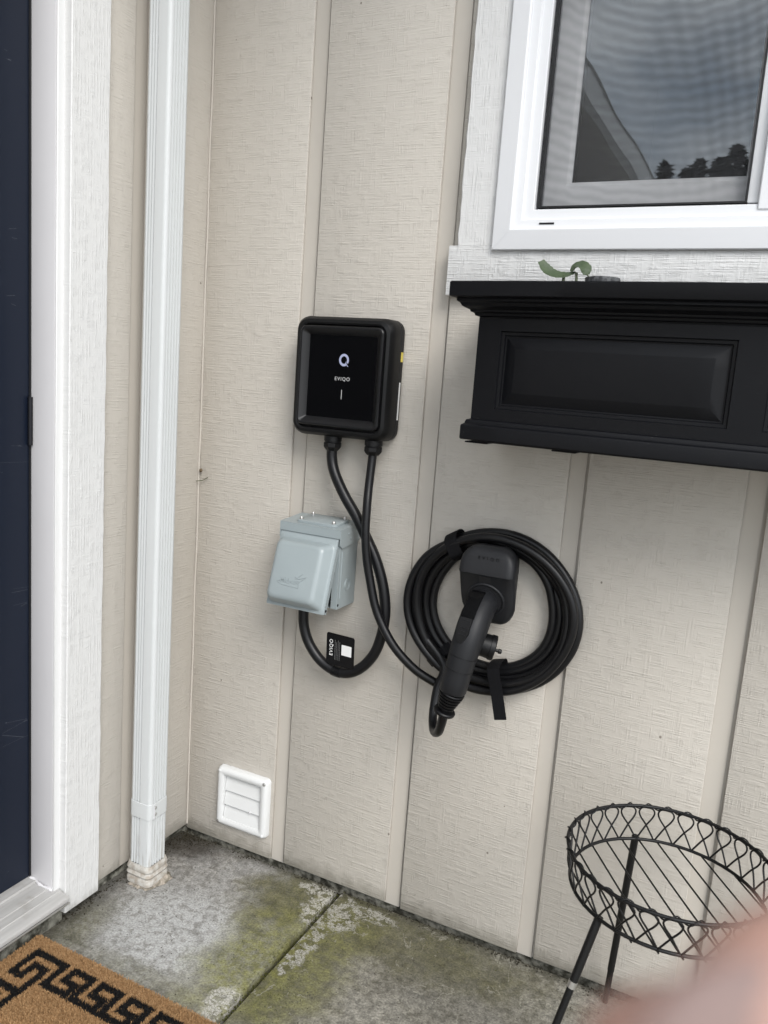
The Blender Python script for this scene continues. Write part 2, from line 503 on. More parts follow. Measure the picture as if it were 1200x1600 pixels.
# thin wandering lime lines on the right slab
vein = n.noise(11, n.map(loc=(8, 3, 1)), detail=4, dist=0.6)
vl = n.math('LESS_THAN', n.math('ABSOLUTE', n.math('SUBTRACT', vein, 0.5)), 0.0075)
vl = n.math('MULTIPLY', n.math('MULTIPLY', vl, rs), n.math('GREATER_THAN', n.noise(19, detail=3), 0.52))
c = n.mix(n.math('MULTIPLY', vl, 0.5), c, (0.40, 0.38, 0.32))
# speckle
sp = n.step(fine, 0.30, 0.72)
c = n.mix(0.55, c, n.mix(sp, (0.35, 0.35, 0.35), (1.35, 1.35, 1.35)), 'MULTIPLY')
pit = n.math('LESS_THAN', n.voro(95, n.map(loc=(0.2, 0.4, 0))), 0.16)
pit = n.math('MULTIPLY', pit, n.math('GREATER_THAN', n.noise(28, detail=3), 0.54))
c = n.mix(n.math('MULTIPLY', pit, 0.65), c, (0.045, 0.042, 0.036))
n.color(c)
n.bump(mid, 0.5, 0.004)
n.bump(fine, 0.4, 0.002)
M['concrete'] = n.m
n = NM('damp_soil', 0.95, (0.03, 0.026, 0.018), 0.1)
n.color(n.mix(n.noise(90, detail=5), (0.015, 0.013, 0.010), (0.060, 0.052, 0.035)))
n.bump(n.noise(200, detail=4), 1, 0.006)
M['dirt'] = n.m
n = NM('mossy_foundation', 0.9, (0.1, 0.1, 0.08), 0.2)
n.color(n.mix(n.step(n.noise(50, detail=7), 0.35, 0.68), (0.035, 0.034, 0.026), (0.24, 0.235, 0.20)))
n.bump(n.noise(110, detail=5), 0.8, 0.005)
M['foundation'] = n.m
n = NM('lawn_and_drive', 0.95, (0.12, 0.12, 0.1), 0.1)
n.color(n.mix(n.noise(0.4, detail=5), (0.31, 0.305, 0.29), (0.38, 0.372, 0.355)))
M['ground'] = n.m
n = NM('oxidised_aluminium_sill', 0.5, (0.42, 0.41, 0.40), 0.5, 0.0)
st = n.noise(1, n.map(scale=(140, 9, 40)), detail=5)
n.color(n.mix(n.step(st, 0.3, 0.7), (0.36, 0.352, 0.34), (0.43, 0.422, 0.41)))
sm = n.step(n.noise(24, detail=6), 0.52, 0.68)
n.color(n.mix(n.math('MULTIPLY', sm, 0.35), n.b.inputs['Base Color'].links[0].from_socket, (0.22, 0.20, 0.17)))
M['sill'] = n.m

# coir: colour varies strand by strand
def coir(name, a, b):
    n = NM(name, 0.9, a, 0.15)
    n.color(n.mix(n.step(n.noise(420, detail=2), 0.3, 0.7), a, b))
    return n.m
M['coir'] = coir('tan_coir', (0.30, 0.165, 0.072), (0.50, 0.32, 0.165))
M['coir_black'] = coir('black_dyed_coir', (0.006, 0.006, 0.0065), (0.022, 0.021, 0.021))

# ------------------------------------------------------------------ ground and patio
B().box(-60, 60, -80, 20, -0.5, -0.03).build('ground', M['ground'], kind='structure')
B().box(-0.04, 3.22, -2.46, 0.02, -0.09, -0.022).build('soil_bed', M['dirt'], kind='structure')
patio = empty('patio', kind='structure')
def slab(x0, x1, y0, y1):
    b = B()
    b.box(x0, x1, y0, y1, -0.08, 0.0, 0.004, 2)
    b.build('slab', M['concrete'], patio, smooth=40)
for (a, b_) in ((-0.02, 0.4415), (0.4545, 1.36), (1.371, 2.28), (2.291, 3.2)):
    slab(a, b_, -1.22, -0.006)
    slab(a, b_, -2.44, -1.231)

# loose grit along the foot of the walls
b = B()
rnd = random.Random(3)
def chip(x, y, z, s):
    q = Matrix.Rotation(rnd.uniform(0, 6.3), 3, Vector((rnd.uniform(-1, 1), rnd.uniform(-1, 1), rnd.uniform(-1, 1))).normalized())
    vs = [b.bm.verts.new(Vector((x, y, z)) + q @ Vector(p) * s) for p in ((1, 0, -.4), (-.6, .8, -.4), (-.5, -.8, -.3), (0, 0, .7))]
    for f in ((0, 1, 2), (0, 1, 3), (1, 2, 3), (0, 2, 3)):
        b.bm.faces.new([vs[i] for i in f])
for i in range(420):
    x = rnd.uniform(0.0, 1.15); y = -0.006 - abs(rnd.gauss(0, 0.009))
    chip(x, y, 0.0012, rnd.uniform(0.0008, 0.0028))
for i in range(240):
    y = -rnd.uniform(0.0, 0.42); x = 0.0 + abs(rnd.gauss(0, 0.012))
    chip(x, y, 0.0012, rnd.uniform(0.0008, 0.0032))
for i in range(300):
    a = rnd.gauss(0, 0.035); c_ = rnd.gauss(0, 0.025)
    chip(0.012 + abs(a), -0.012 - abs(c_), 0.001, rnd.uniform(0.0008, 0.0026))
for i in range(260):
    chip(rnd.uniform(0.03, 1.1), -rnd.uniform(0.02, 0.5), 0.0008, rnd.uniform(0.0005, 0.0017))
b.build('grit', M['dirt'], label='loose dark grit and dirt along the foot of the walls', cat='grit', kind='stuff')

# living moss: tiny raised tufts in the joint, beside it and at the wall foot
n = NM('moss', 0.95, (0.09, 0.10, 0.03), 0.1)
n.color(n.mix(n.noise(300, detail=2), (0.055, 0.060, 0.020), (0.150, 0.150, 0.048)))
b = B()
def tuft(x, y, z, s):
    for k in range(3):
        a = rnd.uniform(0, 6.28); dx, dy = math.cos(a) * s, math.sin(a) * s
        lx, ly = rnd.uniform(-s, s), rnd.uniform(-s, s)
        b.bm.faces.new([b.bm.verts.new(p) for p in ((x - dx, y - dy, z), (x + dx, y + dy, z), (x + lx, y + ly, z + s * rnd.uniform(0.9, 1.7)))])
for i in range(260):
    y = -rnd.uniform(0.005, 0.52)
    side = rnd.gauss(0, 0.0045)
    x = 0.448 + side
    tuft(x, y, -0.010 if abs(side) < 0.0052 else 0.0, rnd.uniform(0.0010, 0.0024))
for i in range(1500):
    cx0, cy0, sx0, sy0 = rnd.choice(((0.40, -0.27, 0.030, 0.07), (0.50, -0.20, 0.030, 0.10), (0.51, -0.34, 0.025, 0.07), (0.37, -0.10, 0.03, 0.04), (0.60, -0.05, 0.10, 0.012)))
    x, y = rnd.gauss(cx0, sx0), rnd.gauss(cy0, sy0)
    if y < -0.008 and not 0.440 < x < 0.456: tuft(x, y, 0.0, rnd.uniform(0.0005, 0.0011))
b.build('moss', n.m, label='green moss tufts in the slab joint and on the concrete', cat='moss', kind='stuff')

# ------------------------------------------------------------------ the house
house = empty('house', (0, 0, 0), 'beige house corner with grooved siding, navy door and white window', 'house')
ZT = 2.72          # wall top
GR = [(0.252, 0.289), (0.557, 0.595), (0.861, 0.897), (1.166, 1.203), (1.471, 1.507), (1.776, 1.812)]
WX0, WX1, WZ0, WZ1 = 0.690, 1.630, 1.416, 2.22      # rough opening

bw = empty('back_wall', (0, 0, 0), 'beige siding wall with upright grooves', parent=house)
# backing sheets at the bottom of the grooves: each stops short of the next, which leaves a narrow slit
cuts = [-0.02] + [g[1] - 0.0055 for g in GR] + [3.0]
for k in range(len(cuts) - 1):
    x0, x1 = cuts[k] + (0.0058 if k else 0.0), cuts[k + 1]
    pieces = []
    if x1 <= WX0 or x0 >= WX1: pieces = [(x0, x1, 0.004, ZT)]
    else:
        pieces = [(x0, x1, 0.004, WZ0), (max(x0, WX0), min(x1, WX1), WZ1, ZT)]
        if x0 < WX0: pieces.append((x0, WX0 - 0.0005, WZ0 + 0.0003, ZT))
        if x1 > WX1: pieces.append((WX1 + 0.0005, x1, WZ0 + 0.0003, ZT))
    for p in pieces:
        b = B(); b.box(p[0], p[1], 0.0085, 0.0108, p[2], p[3]); b.build('groove_sheet', M['groove'], bw)
b = B()
for (x0, x1, z0, z1) in ((-0.02, WX0, 0.004, ZT), (WX1, 3.0, 0.004, ZT), (WX0, WX1, 0.004, WZ0), (WX0, WX1, WZ1, ZT)):
    b.poly([(x0, 0.0118, z0), (x1, 0.0118, z0), (x1, 0.0118, z1), (x0, 0.0118, z1)])
bmesh.ops.remove_doubles(b.bm, verts=b.bm.verts[:], dist=1e-5)
b.build('sheathing', M['groove'], bw)
edges = [0.0] + [e for g in GR for e in g] + [2.6]
for i in range(0, len(edges), 2):
    x0, x1 = edges[i], edges[i + 1]
    b = B()
    zb = 0.010 - 0.003 * (i % 4 == 0)
    parts = []
    if x1 <= WX0 or x0 >= WX1:
        parts = [(x0, x1, zb, ZT)]
    else:
        parts = [(x0, x1, zb, WZ0)]
        if x0 < WX0: parts.append((x0, WX0 - 0.0005, WZ0 + 0.0003, ZT))
        if x1 > WX1: parts.append((WX1 + 0.0005, x1, WZ0 + 0.0003, ZT))
        parts.append((max(x0, WX0), min(x1, WX1), WZ1, ZT))
    for k, p in enumerate(parts):
        b = B()
        b.box(p[0], p[1], 0.0, 0.0079, p[2], p[3], 0.0015, 2)
        b.build('siding_board', M['siding'], bw, smooth=50)
B().box(-0.02, 3.0, 0.012, 0.05, -0.09, 0.006).build('foundation', M['foundation'], bw)
# painted caulk bead in the corner
cp = [(0.0018 + 0.0006 * math.sin(k * 1.7), -0.0018 + 0.0005 * math.cos(k * 2.3), 0.02 + k * 0.09) for k in range(30)]
B().tube(catmull(cp, 3), 0.0026, 6).build('caulk_bead', M['groove'], bw, smooth=80)
# unseen fascia and soffit, overhang lengthened to shade the upper wall
b = B(); b.box(0.33, 3.0, -0.70, 0.03, 2.74, 2.76); b.box(0.33, 3.0, -0.725, -0.70, 2.74, 2.92, 0.004)
b.build('eave', M['white_paint'], bw)

sw = empty('side_wall', (0, 0, 0), 'beige siding wall beside the door', parent=house)
b = B()
b.box(-0.040, -0.008, -0.36, 0.0, 0.02, 2.329)
b.box(-0.040, -0.008, -8.0, -1.45, 0.02, 2.329)
b.box(-0.040, -0.008, -1.45, -0.36, 2.20, 2.329)
b.build('groove_sheet', M['groove'], sw)
b = B(); b.box(-0.0079, 0.0, -0.192, -0.0005, 0.016, 2.329, 0.0018, 2); b.build('siding_board', M['siding_side'], sw, smooth=50)
b = B(); b.box(-0.0079, 0.0, -0.330, -0.2315, 0.026, 2.329, 0.0012, 2); b.build('siding_board', M['siding_side'], sw, smooth=50)
for k in range(21):
    y1 = -1.56 - k * 0.3048
    b = B(); b.box(-0.0079, 0.0, y1 - 0.268, y1, 0.026, 2.329); b.build('siding_board', M['siding_side'], sw)
b = B(); b.box(-0.06, -0.010, -8.0, 0.02, -0.09, 0.05); b.build('foundation', M['foundation'], sw)

# roof edge over the side wall: soffit, fascia gutter and a slope of shingles
rf = empty('roof', (0, 0, 2.5), 'eave and gutter above the door wall', parent=house)
B().box(-0.04, 0.24, -8.0, 0.0, 2.33, 2.34).build('soffit', M['jamb'], rf)
b = B()
prof = [(0.24, 2.33), (0.28, 2.33), (0.305, 2.355), (0.31, 2.45), (0.32, 2.455), (0.24, 2.455)]
b.loft([[(x, y, z) for x, z in prof] for y in (0.0, -8.0)])
b.build('gutter', M['white_paint'], rf)
b = B(); b.prism([(0.25, 0.0, 2.46), (0.25, -8.0, 2.46), (-3.2, -8.0, 3.6), (-3.2, 0.0, 3.6)], (0, 0, 0.04))
b.build('roof_slope', M['dark'], rf)

# door, frame and sill
df = empty('door_frame', (0, -0.42, 0), 'white door casing with grey jamb and metal sill', parent=house)
def jamb(y_near, y_far):
    b = B(); b.box(-0.062, 0.0035, min(y_near, y_far), max(y_near, y_far), 0.070, 2.12, 0.0015, 2)
    return b
o = jamb(-0.424, -0.345).build('jamb', M['jamb'], df, smooth=40)
jamb(-1.366, -1.445).build('jamb', M['jamb'], df, smooth=40)
b = B(); b.box(0.0036, 0.0075, -0.4235, -0.405, 0.078, 2.12, 0.0012, 1); b.build('casing_bead', M['white_paint'], df, smooth=40)
b = B()
prof = []
# rough cut board with a slightly ragged far edge
zz = [0.028 + k * (2.19 - 0.028) / 60 for k in range(61)]
rr_ = random.Random(5)
ed = [rr_.uniform(-0.0012, 0.0012) for _ in zz]
loops = []
for k, z_ in enumerate(zz):
    loops.append([(0.0, -0.4085, z_), (0.0225, -0.4085, z_), (0.024, -0.4065, z_), (0.024, -0.3195 + ed[k], z_), (0.0225, -0.3178 + ed[k], z_), (0.0, -0.3178 + ed[k], z_)])
b.loft(loops)
b.build('casing_board', M['trim_rough'], df, smooth=35)
B().box(0.0, 0.024, -1.472, -1.381, 0.028, 2.19, 0.0015).build('casing_board', M['trim_rough'], df)
B().box(0.0, 0.026, -1.48, -0.31, 2.1905, 2.27, 0.0015).build('casing_board', M['trim_rough'], df)
B().box(-0.062, 0.0035, -1.366, -0.424, 2.08, 2.12, 0.0015).build('head_jamb', M['jamb'], df)
# sill: sloping tread with ribs and a rounded metal nose
b = B()
sp_ = [(-0.075, 0.060), (-0.075, 0.092), (-0.040, 0.090), (-0.0385, 0.086), (-0.006, 0.083), (-0.0045, 0.0815), (0.014, 0.0795), (0.0155, 0.078), (0.036, 0.0745), (0.0395, 0.072), (0.0405, 0.068), (0.0395, 0.064), (0.030, 0.060)]
b.loft([[(x, y, z) for x, z in sp_] for y in (-0.412, -1.378)])
b.build('sill', M['sill'], df, smooth=30)
B().tube([(0.0408, -0.4125, 0.0615), (0.0408, -1.378, 0.0615)], 0.0022, 8).build('sill_edge_strip', M['steel'], df, smooth=60)
b = B(); b.box(-0.02, 0.006, -1.40, -0.40, -0.03, 0.0595); b.build('sill_riser', M['foundation'], df)
cp = [(-0.056 + t * 0.062, -0.4265 + 0.002 * math.sin(t * 9), 0.0905 - t * 0.0085) for t in [k / 8 for k in range(9)]]
B().tube(cp, [0.003 + 0.0012 * math.sin(k * 2.1) for k in range(9)], 6).build('sealant_bead', M['jamb'], df, smooth=80)
dr = empty('door', (-0.06, -0.43, 0.09), 'dark navy front door', parent=house)
b = B(); b.box(-0.100, -0.0585, -1.365, -0.4245, 0.093, 2.079); b.build('door_leaf', M['navy'], dr)
b = B(); b.box(-0.0584, -0.0555, -0.4280, -0.4243, 0.094, 2.07); b.build('door_edge_shade', M['black_rubber'], dr)  # thin black strip in place of the shade where door meets jamb
b = B(); b.lathe((-0.0535, -0.4285, 0.985), (0, 0, 1), [(0, 0.0045), (0.09, 0.0045)], 10); b.build('hinge', M['bronze'], dr, smooth=50)
b = B(); b.lathe((-0.055, -1.29, 1.0), (1, 0, 0), [(0, 0.03), (0.006, 0.03), (0.008, 0.012), (0.04, 0.012), (0.045, 0.025), (0.06, 0.028), (0.068, 0.02), (0.07, 0)], 18)
b.build('door_knob', M['steel'], dr, smooth=50)

# window trim and window
wt = empty('window_trim', (0.6, 0, 1.4), 'rough white boards around the window', parent=house)
loops = []
for k in range(41):
    z_ = 1.4142 + k * 0.022
    e_ = rr_.uniform(-0.0012, 0.0012)
    loops.append([(0.6085 + e_, -0.0005, z_), (0.6085 + e_, -0.017, z_), (0.610 + e_, -0.0185, z_), (0.6795, -0.0185, z_), (0.6795, -0.0005, z_)])
B().loft(loops).build('side_board', M['trim_rough_x'], wt, smooth=35)
B().box(1.641, 1.712, -0.0185, -0.0005, 1.4142, 2.294, 0.0015).build('side_board', M['trim_rough_x'], wt)
B().box(0.5925, 1.728, -0.0205, -0.0005, 1.322, 1.4138, 0.0018, 2).build('apron_board', M['trim_rough_h'], wt, smooth=40)
B().box(0.5925, 1.728, -0.0205, -0.0005, 2.2945, 2.39, 0.0018, 2).build('head_board', M['trim_rough_h'], wt, smooth=40)

win = empty('window', (0.68, 0, 1.40), 'white vinyl sliding window with insect screen', parent=house)
FX0, FX1, FZ0, FZ1 = 0.6800, 1.6405, 1.4040, 2.2300
def frame_ring(b, prof, x0, x1, z0, z1, close=False):
    """prof: list of (inset, y): mitred all round"""
    loops = [[(x0 + i, y, z0 + i), (x1 - i, y, z0 + i), (x1 - i, y, z1 - i), (x0 + i, y, z1 - i)] for i, y in prof]
    if close: loops.append(loops[0])
    b.loft(loops, False, False)
b = B()
frame_ring(b, [(0.0, -0.004), (0.0, -0.0275), (0.0015, -0.029), (0.030, -0.034), (0.034, -0.0345), (0.0365, -0.033), (0.0375, -0.0285), (0.052, -0.027), (0.0535, -0.0255), (0.0545, -0.0215), (0.070, -0.0205), (0.0715, -0.019), (0.0725, 0.004), (0.0755, 0.004), (0.0755, 0.05)], FX0, FX1, FZ0, FZ1)
b.build('outer_frame', M['vinyl'], win, smooth=32)
# dark mitre lines at the lower left corner
for (sx, x_) in ((1, FX0),):
    b = B()
    b.prism([(x_ + 0.0022, -0.0295, FZ0 + 0.0014), (x_ + 0.0030, -0.0295, FZ0 + 0.0022), (x_ + 0.0314, -0.0347, FZ0 + 0.0306), (x_ + 0.0306, -0.0347, FZ0 + 0.0298)][::1], (0, -0.00025, 0))
    b.build('mitre_joint', M['jamb'], win)
b = B(); b.box(0.7665, 0.7935, -0.0290, -0.0210, 1.4478, 1.4508); b.build('weep_slot', M['dark'], win)
# meeting stile and the right hand sash
b = B(); b.box(1.1045, 1.1215, -0.012, 0.04, FZ0 + 0.0757, FZ1 - 0.0757, 0.002, 2); b.build('meeting_stile', M['vinyl'], win, smooth=40)
b = B(); frame_ring(b, [(0.0, 0.02), (0.0, -0.022), (0.002, -0.024), (0.044, -0.024), (0.048, -0.02), (0.05, 0.012)], 1.1220, 1.566, 1.4660, 2.155)
b.build('fixed_sash', M['vinyl'], win, smooth=32)
# sash behind the screen
b = B(); frame_ring(b, [(0.0, 0.036), (0.0, 0.008), (0.003, 0.006), (0.024, 0.0075), (0.040, 0.0085), (0.044, 0.0105), (0.049, 0.016), (0.0495, 0.036)], 0.7570, 1.146, 1.4790, 2.152)
b.build('sliding_sash', M['vinyl'], win, smooth=32)
b = B(); frame_ring(b, [(0.0, 0.004), (0.0, -0.0135), (0.0028, -0.0135), (0.0028, 0.004)], 0.7557, 1.1043, 1.4797, 2.1543)
b.build('screen_gasket', M['black_rubber'], win)

n = NM('window_glass', 0.0)
gl = n.t.nodes.new('ShaderNodeBsdfGlossy'); gl.inputs['Roughness'].default_value = 0.0; gl.inputs['Color'].default_value = (0.92, 0.97, 1.0, 1)
tr = n.t.nodes.new('ShaderNodeBsdfTransparent'); tr.inputs['Color'].default_value = (0.55, 0.58, 0.58, 1)
fr = n.t.nodes.new('ShaderNodeFresnel'); fr.inputs['IOR'].default_value = 3.0     # two panes reflect about twice as much
bmp = n.t.nodes.new('ShaderNodeBump'); bmp.inputs['Strength'].default_value = 0.05; bmp.inputs['Distance'].default_value = 0.01
n.link(n.noise(6, detail=1), bmp.inputs['Height'])
n.link(bmp.outputs[0], gl.inputs['Normal'])
ms = n.t.nodes.new('ShaderNodeMixShader')
n.link(fr.outputs[0], ms.inputs[0]); n.link(tr.outputs[0], ms.inputs[1]); n.link(gl.outputs[0], ms.inputs[2]); n.link(ms.outputs[0], n.o.inputs[0])
M['glass'] = n.m
def pane(x0, x1, z0, z1, y):
    b = B(); b.poly([(x0, y, z0), (x1, y, z0), (x1, y, z1), (x0, y, z1)])
    return b.build('pane', M['glass'], win)
pane(0.8062, 1.0970, 1.5282 - 0.0, 2.1030, 0.0185)
pane(1.1715, 1.5165, 1.5155, 2.1055, 0.0065)
# insect screen: woven fibreglass, moire with its reflection painted into the opacity
n = NM('insect_screen_mesh', 0.8, (0.042, 0.043, 0.046), 0.2)
tr = n.t.nodes.new('ShaderNodeBsdfTransparent')
ms = n.t.nodes.new('ShaderNodeMixShader')
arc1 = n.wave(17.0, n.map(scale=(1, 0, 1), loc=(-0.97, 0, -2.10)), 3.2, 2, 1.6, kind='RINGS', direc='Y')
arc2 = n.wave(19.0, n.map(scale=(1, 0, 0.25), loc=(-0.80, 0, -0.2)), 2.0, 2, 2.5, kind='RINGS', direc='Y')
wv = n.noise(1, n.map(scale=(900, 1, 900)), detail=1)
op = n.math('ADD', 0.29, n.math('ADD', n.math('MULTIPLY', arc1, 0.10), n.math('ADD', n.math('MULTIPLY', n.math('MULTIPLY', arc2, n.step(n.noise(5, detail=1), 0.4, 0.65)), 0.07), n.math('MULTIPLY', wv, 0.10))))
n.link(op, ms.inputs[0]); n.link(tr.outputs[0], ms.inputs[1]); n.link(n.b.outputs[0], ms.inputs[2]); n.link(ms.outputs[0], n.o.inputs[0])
M['screen'] = n.m
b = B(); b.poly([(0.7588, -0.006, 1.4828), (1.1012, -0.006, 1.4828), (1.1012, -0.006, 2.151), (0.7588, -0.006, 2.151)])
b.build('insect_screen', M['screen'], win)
# unlit room behind
b = B()
b.box(0.66, 1.66, 0.052, 1.6, 1.36, 1.38); b.box(0.66, 1.66, 0.052, 1.6, 2.26, 2.28)
b.box(0.64, 0.66, 0.052, 1.6, 1.36, 2.28); b.box(1.66, 1.68, 0.052, 1.6, 1.36, 2.28); b.box(0.64, 1.68, 1.6, 1.62, 1.36, 2.28)
b.build('room', M['dark'], win)

# ------------------------------------------------------------------ downspout
ds = empty('downspout', (0.057, -0.2035, 0), 'white corrugated aluminium downspout standing in the wall corner', 'downspout')
X0, X1, Y0, Y1 = 0.029, 0.0855, -0.2325, -0.1755
def spout_loop(x0, x1, y0, y1, rib=True, rc=0.008):
    pts = []
    def side(p, q, nrm):
        (ax, ay), (bx, by) = p, q
        if not rib:
            return
        ts = (0.08, 0.25, 0.42) if nrm[1] else (0.10, 0.30, 0.50, 0.70, 0.90)
        for t0 in ts:
            for dt, d in ((-0.075, 0), (-0.045, 0.0040), (0.0, 0.0062), (0.045, 0.0040), (0.075, 0)):
                t = t0 + dt
                pts.append((ax + (bx - ax) * t - nrm[0] * d, ay + (by - ay) * t - nrm[1] * d))
    def corner(cx, cy, a0):
        for k in range(5):
            a = R(a0 + 90 * k / 4)
            pts.append((cx + rc * math.cos(a), cy + rc * math.sin(a)))
    corner(x0 + rc, y0 + rc, 180)
    side((x0 + rc, y0), (x1 - rc, y0), (0, -1))
    corner(x1 - rc, y0 + rc, 270)
    side((x1, y0 + rc), (x1, y1 - rc), (1, 0))
    corner(x1 - rc, y1 - rc, 0)
    corner(x0 + rc, y1 - rc, 90)
    return pts
lp = spout_loop(X0, X1, Y0, Y1)
b = B(); b.loft([[(x, y, z) for x, y in lp] for z in (0.052, 0.14, 0.6, 1.2, 1.8, 2.35)], False, False)
b.build('pipe', M['gutter'], ds, smooth=28)
lq = spout_loop(X0 - 0.0015, X1 + 0.0018, Y0 - 0.0018, Y1 + 0.0015, False, 0.010)
lr = spout_loop(X0 - 0.0008, X1 + 0.0008, Y0 - 0.0008, Y1 + 0.0008, False, 0.010)
def ringz(pts, z, dz=0): return [(x, y, z + dz) for x, y in pts]
b = B(); b.loft([ringz(lr, 0.165), ringz(lq, 0.166), ringz(lq, 0.201), ringz(lr, 0.202)], False, False)
b.build('strap', M['gutter'], ds, smooth=28)
b = B(); b.box(X1 - 0.002, X1 + 0.0035, -0.2215, -0.2205, 0.1655, 0.2015); b.build('strap_seam', M['jamb'], ds)
for z_ in (0.176, 0.191):
    b = B(); b.lathe((X1 + 0.0012, -0.2165, z_), (1, 0, 0), [(0, 0.0034), (0.0015, 0.0034), (0.0026, 0.002), (0.0028, 0)], 10)
    b.build('screw', M['steel'], ds, smooth=40)
b = B()
rws = []
for z_, g in ((0.008, 0.006), (0.018, 0.0065), (0.024, 0.0045), (0.030, 0.0068), (0.037, 0.0042), (0.043, 0.0062), (0.050, 0.0046), (0.054, 0.0035), (0.0535, 0.0005)):
    rws.append(ringz(spout_loop(X0 - g, X1 + g, Y0 - g, Y1 + g, False, 0.012), z_))
b.loft(rws, False, False)
b.build('boot', M['boot'], ds, smooth=35)
# crumbling mortar round the foot
b = B()
rn = random.Random(11)
K = 40
lps = []
for z_, f in ((0.0005, 1.0), (0.0045, 0.90), (0.009, 0.62), (0.011, 0.40)):
    lp_ = []
    for k in range(K):
        a = 2 * math.pi * k / K
        big_ = 0.034 + 0.009 * max(0, math.cos(a - 0.5)) + 0.003 * math.sin(3 * a) + rn.uniform(-0.0022, 0.0022)
        sx = 1 / max(abs(math.cos(a)), abs(math.sin(a)))
        lp_.append((0.057 + big_ * min(sx, 1.22) * math.cos(a) * (0.6 + 0.4 * f), -0.2035 + big_ * min(sx, 1.22) * math.sin(a) * (0.6 + 0.4 * f), z_ + rn.uniform(-0.001, 0.002) * (z_ > 0.001)))
    lps.append(lp_)
b.loft(lps, False, True)
b.build('mortar_collar', M['mortar'], ds, smooth=60)

# ------------------------------------------------------------------ dryer vent
dv = empty('dryer_vent', (0.172, -0.0, 0.06), 'white louvred plastic vent low on the beige siding by the corner', 'vent')
vx, vz, vw, vh = 0.1725, 0.1355, 0.146, 0.150
def ringl(y, ins, r): return [(x, y, z) for x, z in rrect(vx, vz, vw - 2 * ins, vh - 2 * ins, r, 5)]
b = B()
b.loft([ringl(-0.0005, 0, 0.010), ringl(-0.010, 0.0005, 0.010), ringl(-0.0165, 0.004, 0.009), ringl(-0.019, 0.009, 0.007), ringl(-0.0175, 0.016, 0.005), ringl(-0.0155, 0.0195, 0.004), ringl(-0.003, 0.0205, 0.004)], False, False)
b.build('frame', M['vent_white'], dv, smooth=40)
b = B(); b.poly([(vx - 0.055, -0.0025, vz - 0.057), (vx + 0.055, -0.0025, vz - 0.057), (vx + 0.055, -0.0025, vz + 0.057), (vx - 0.055, -0.0025, vz + 0.057)])
b.build('duct_back', M['jamb'], dv)
for k in range(3):
    zt = vz + 0.0535 - k * 0.0362
    b = B()
    op_ = 0.0015 * k
    prf = [(zt, -0.0030), (zt - 0.004, -0.0045), (zt - 0.012, -0.0060 - op_ * .5), (zt - 0.030, -0.0095 - op_), (zt - 0.0375, -0.0112 - op_), (zt - 0.0385, -0.0095 - op_), (zt - 0.030, -0.0080 - op_), (zt - 0.004, -0.0034)]
    b.loft([[(x, y, z) for z, y in prf] for x in (vx - 0.0515, vx + 0.0515)])
    b.build('louvre', M['vent_white'], dv, smooth=40)
b = B(); b.lathe((vx + 0.024, -0.0125, vz - 0.0195), (0, -1, 0), [(0, 0.003), (0.002, 0.0026), (0.003, 0)], 8); b.build('latch_tab', M['jamb'], dv)
for sx, sz in ((-1, 1), (1, 1), (1, -1), (-1, -1)):
    b = B(); b.lathe((vx + sx * 0.0635, -0.0165, vz + sz * 0.0655), (0, -1, 0), [(0, 0.0042), (0.0022, 0.0042), (0.0036, 0.0022), (0.0038, 0)], 10)
    b.build('screw', M['vent_white'] if sx * sz < 0 else M['steel'], dv, smooth=40)

# ------------------------------------------------------------------ charger
ch = empty('ev_charger', (0.411, 0.0, 1.036), 'black square wall charger with a pale Q on its front', 'charger')
cx_, cz_, cw_, chh = 0.3975, 1.1510, 0.2235, 0.2410
def cl(y, ins, r, cx=cx_, cz=cz_, w=cw_, h=chh): return [(x, y, z) for x, z in rrect(cx, cz, w - 2 * ins, h - 2 * ins, r, 7)]
b = B()
b.loft([cl(-0.0015, 0.008, 0.016), cl(-0.010, 0.006, 0.018), cl(-0.0105, 0.0, 0.024), cl(-0.022, 0.0, 0.024), cl(-0.0225, 0.0012, 0.023), cl(-0.0240, 0.0012, 0.023), cl(-0.0245, 0.0, 0.024),
        cl(-0.048, 0.0, 0.026), cl(-0.057, 0.0020, 0.026), cl(-0.0635, 0.0065, 0.024), cl(-0.066, 0.0125, 0.021), cl(-0.0645, 0.0160, 0.018), cl(-0.0580, 0.0175, 0.017), cl(-0.0580, 0.03, 0.012)], True, True)
b.build('housing', M['charger_body'], ch, smooth=30)
fp_w, fp_h = 0.190, 0.201
def fl_(y, ins, r): return [(x, y, z) for x, z in rrect(cx_ + 0.0005, cz_ + 0.001, fp_w - 2 * ins, fp_h - 2 * ins, r, 6)]
b = B()
b.loft([fl_(-0.0580, 0, 0.012), fl_(-0.0695, 0.0008, 0.012), fl_(-0.0715, 0.0025, 0.011), fl_(-0.0715, 0.0055, 0.009), fl_(-0.0700, 0.0075, 0.0075), fl_(-0.0610, 0.0180, 0.0015), fl_(-0.0606, 0.0182, 0.001)], False, False)
fpo = b.build('front_panel', M['charger_panel'], ch, smooth=28)
b = B(); b.loft([fl_(-0.0607, 0.0179, 0.001)], False, True); dp = b.build('display', M['display'], fpo)
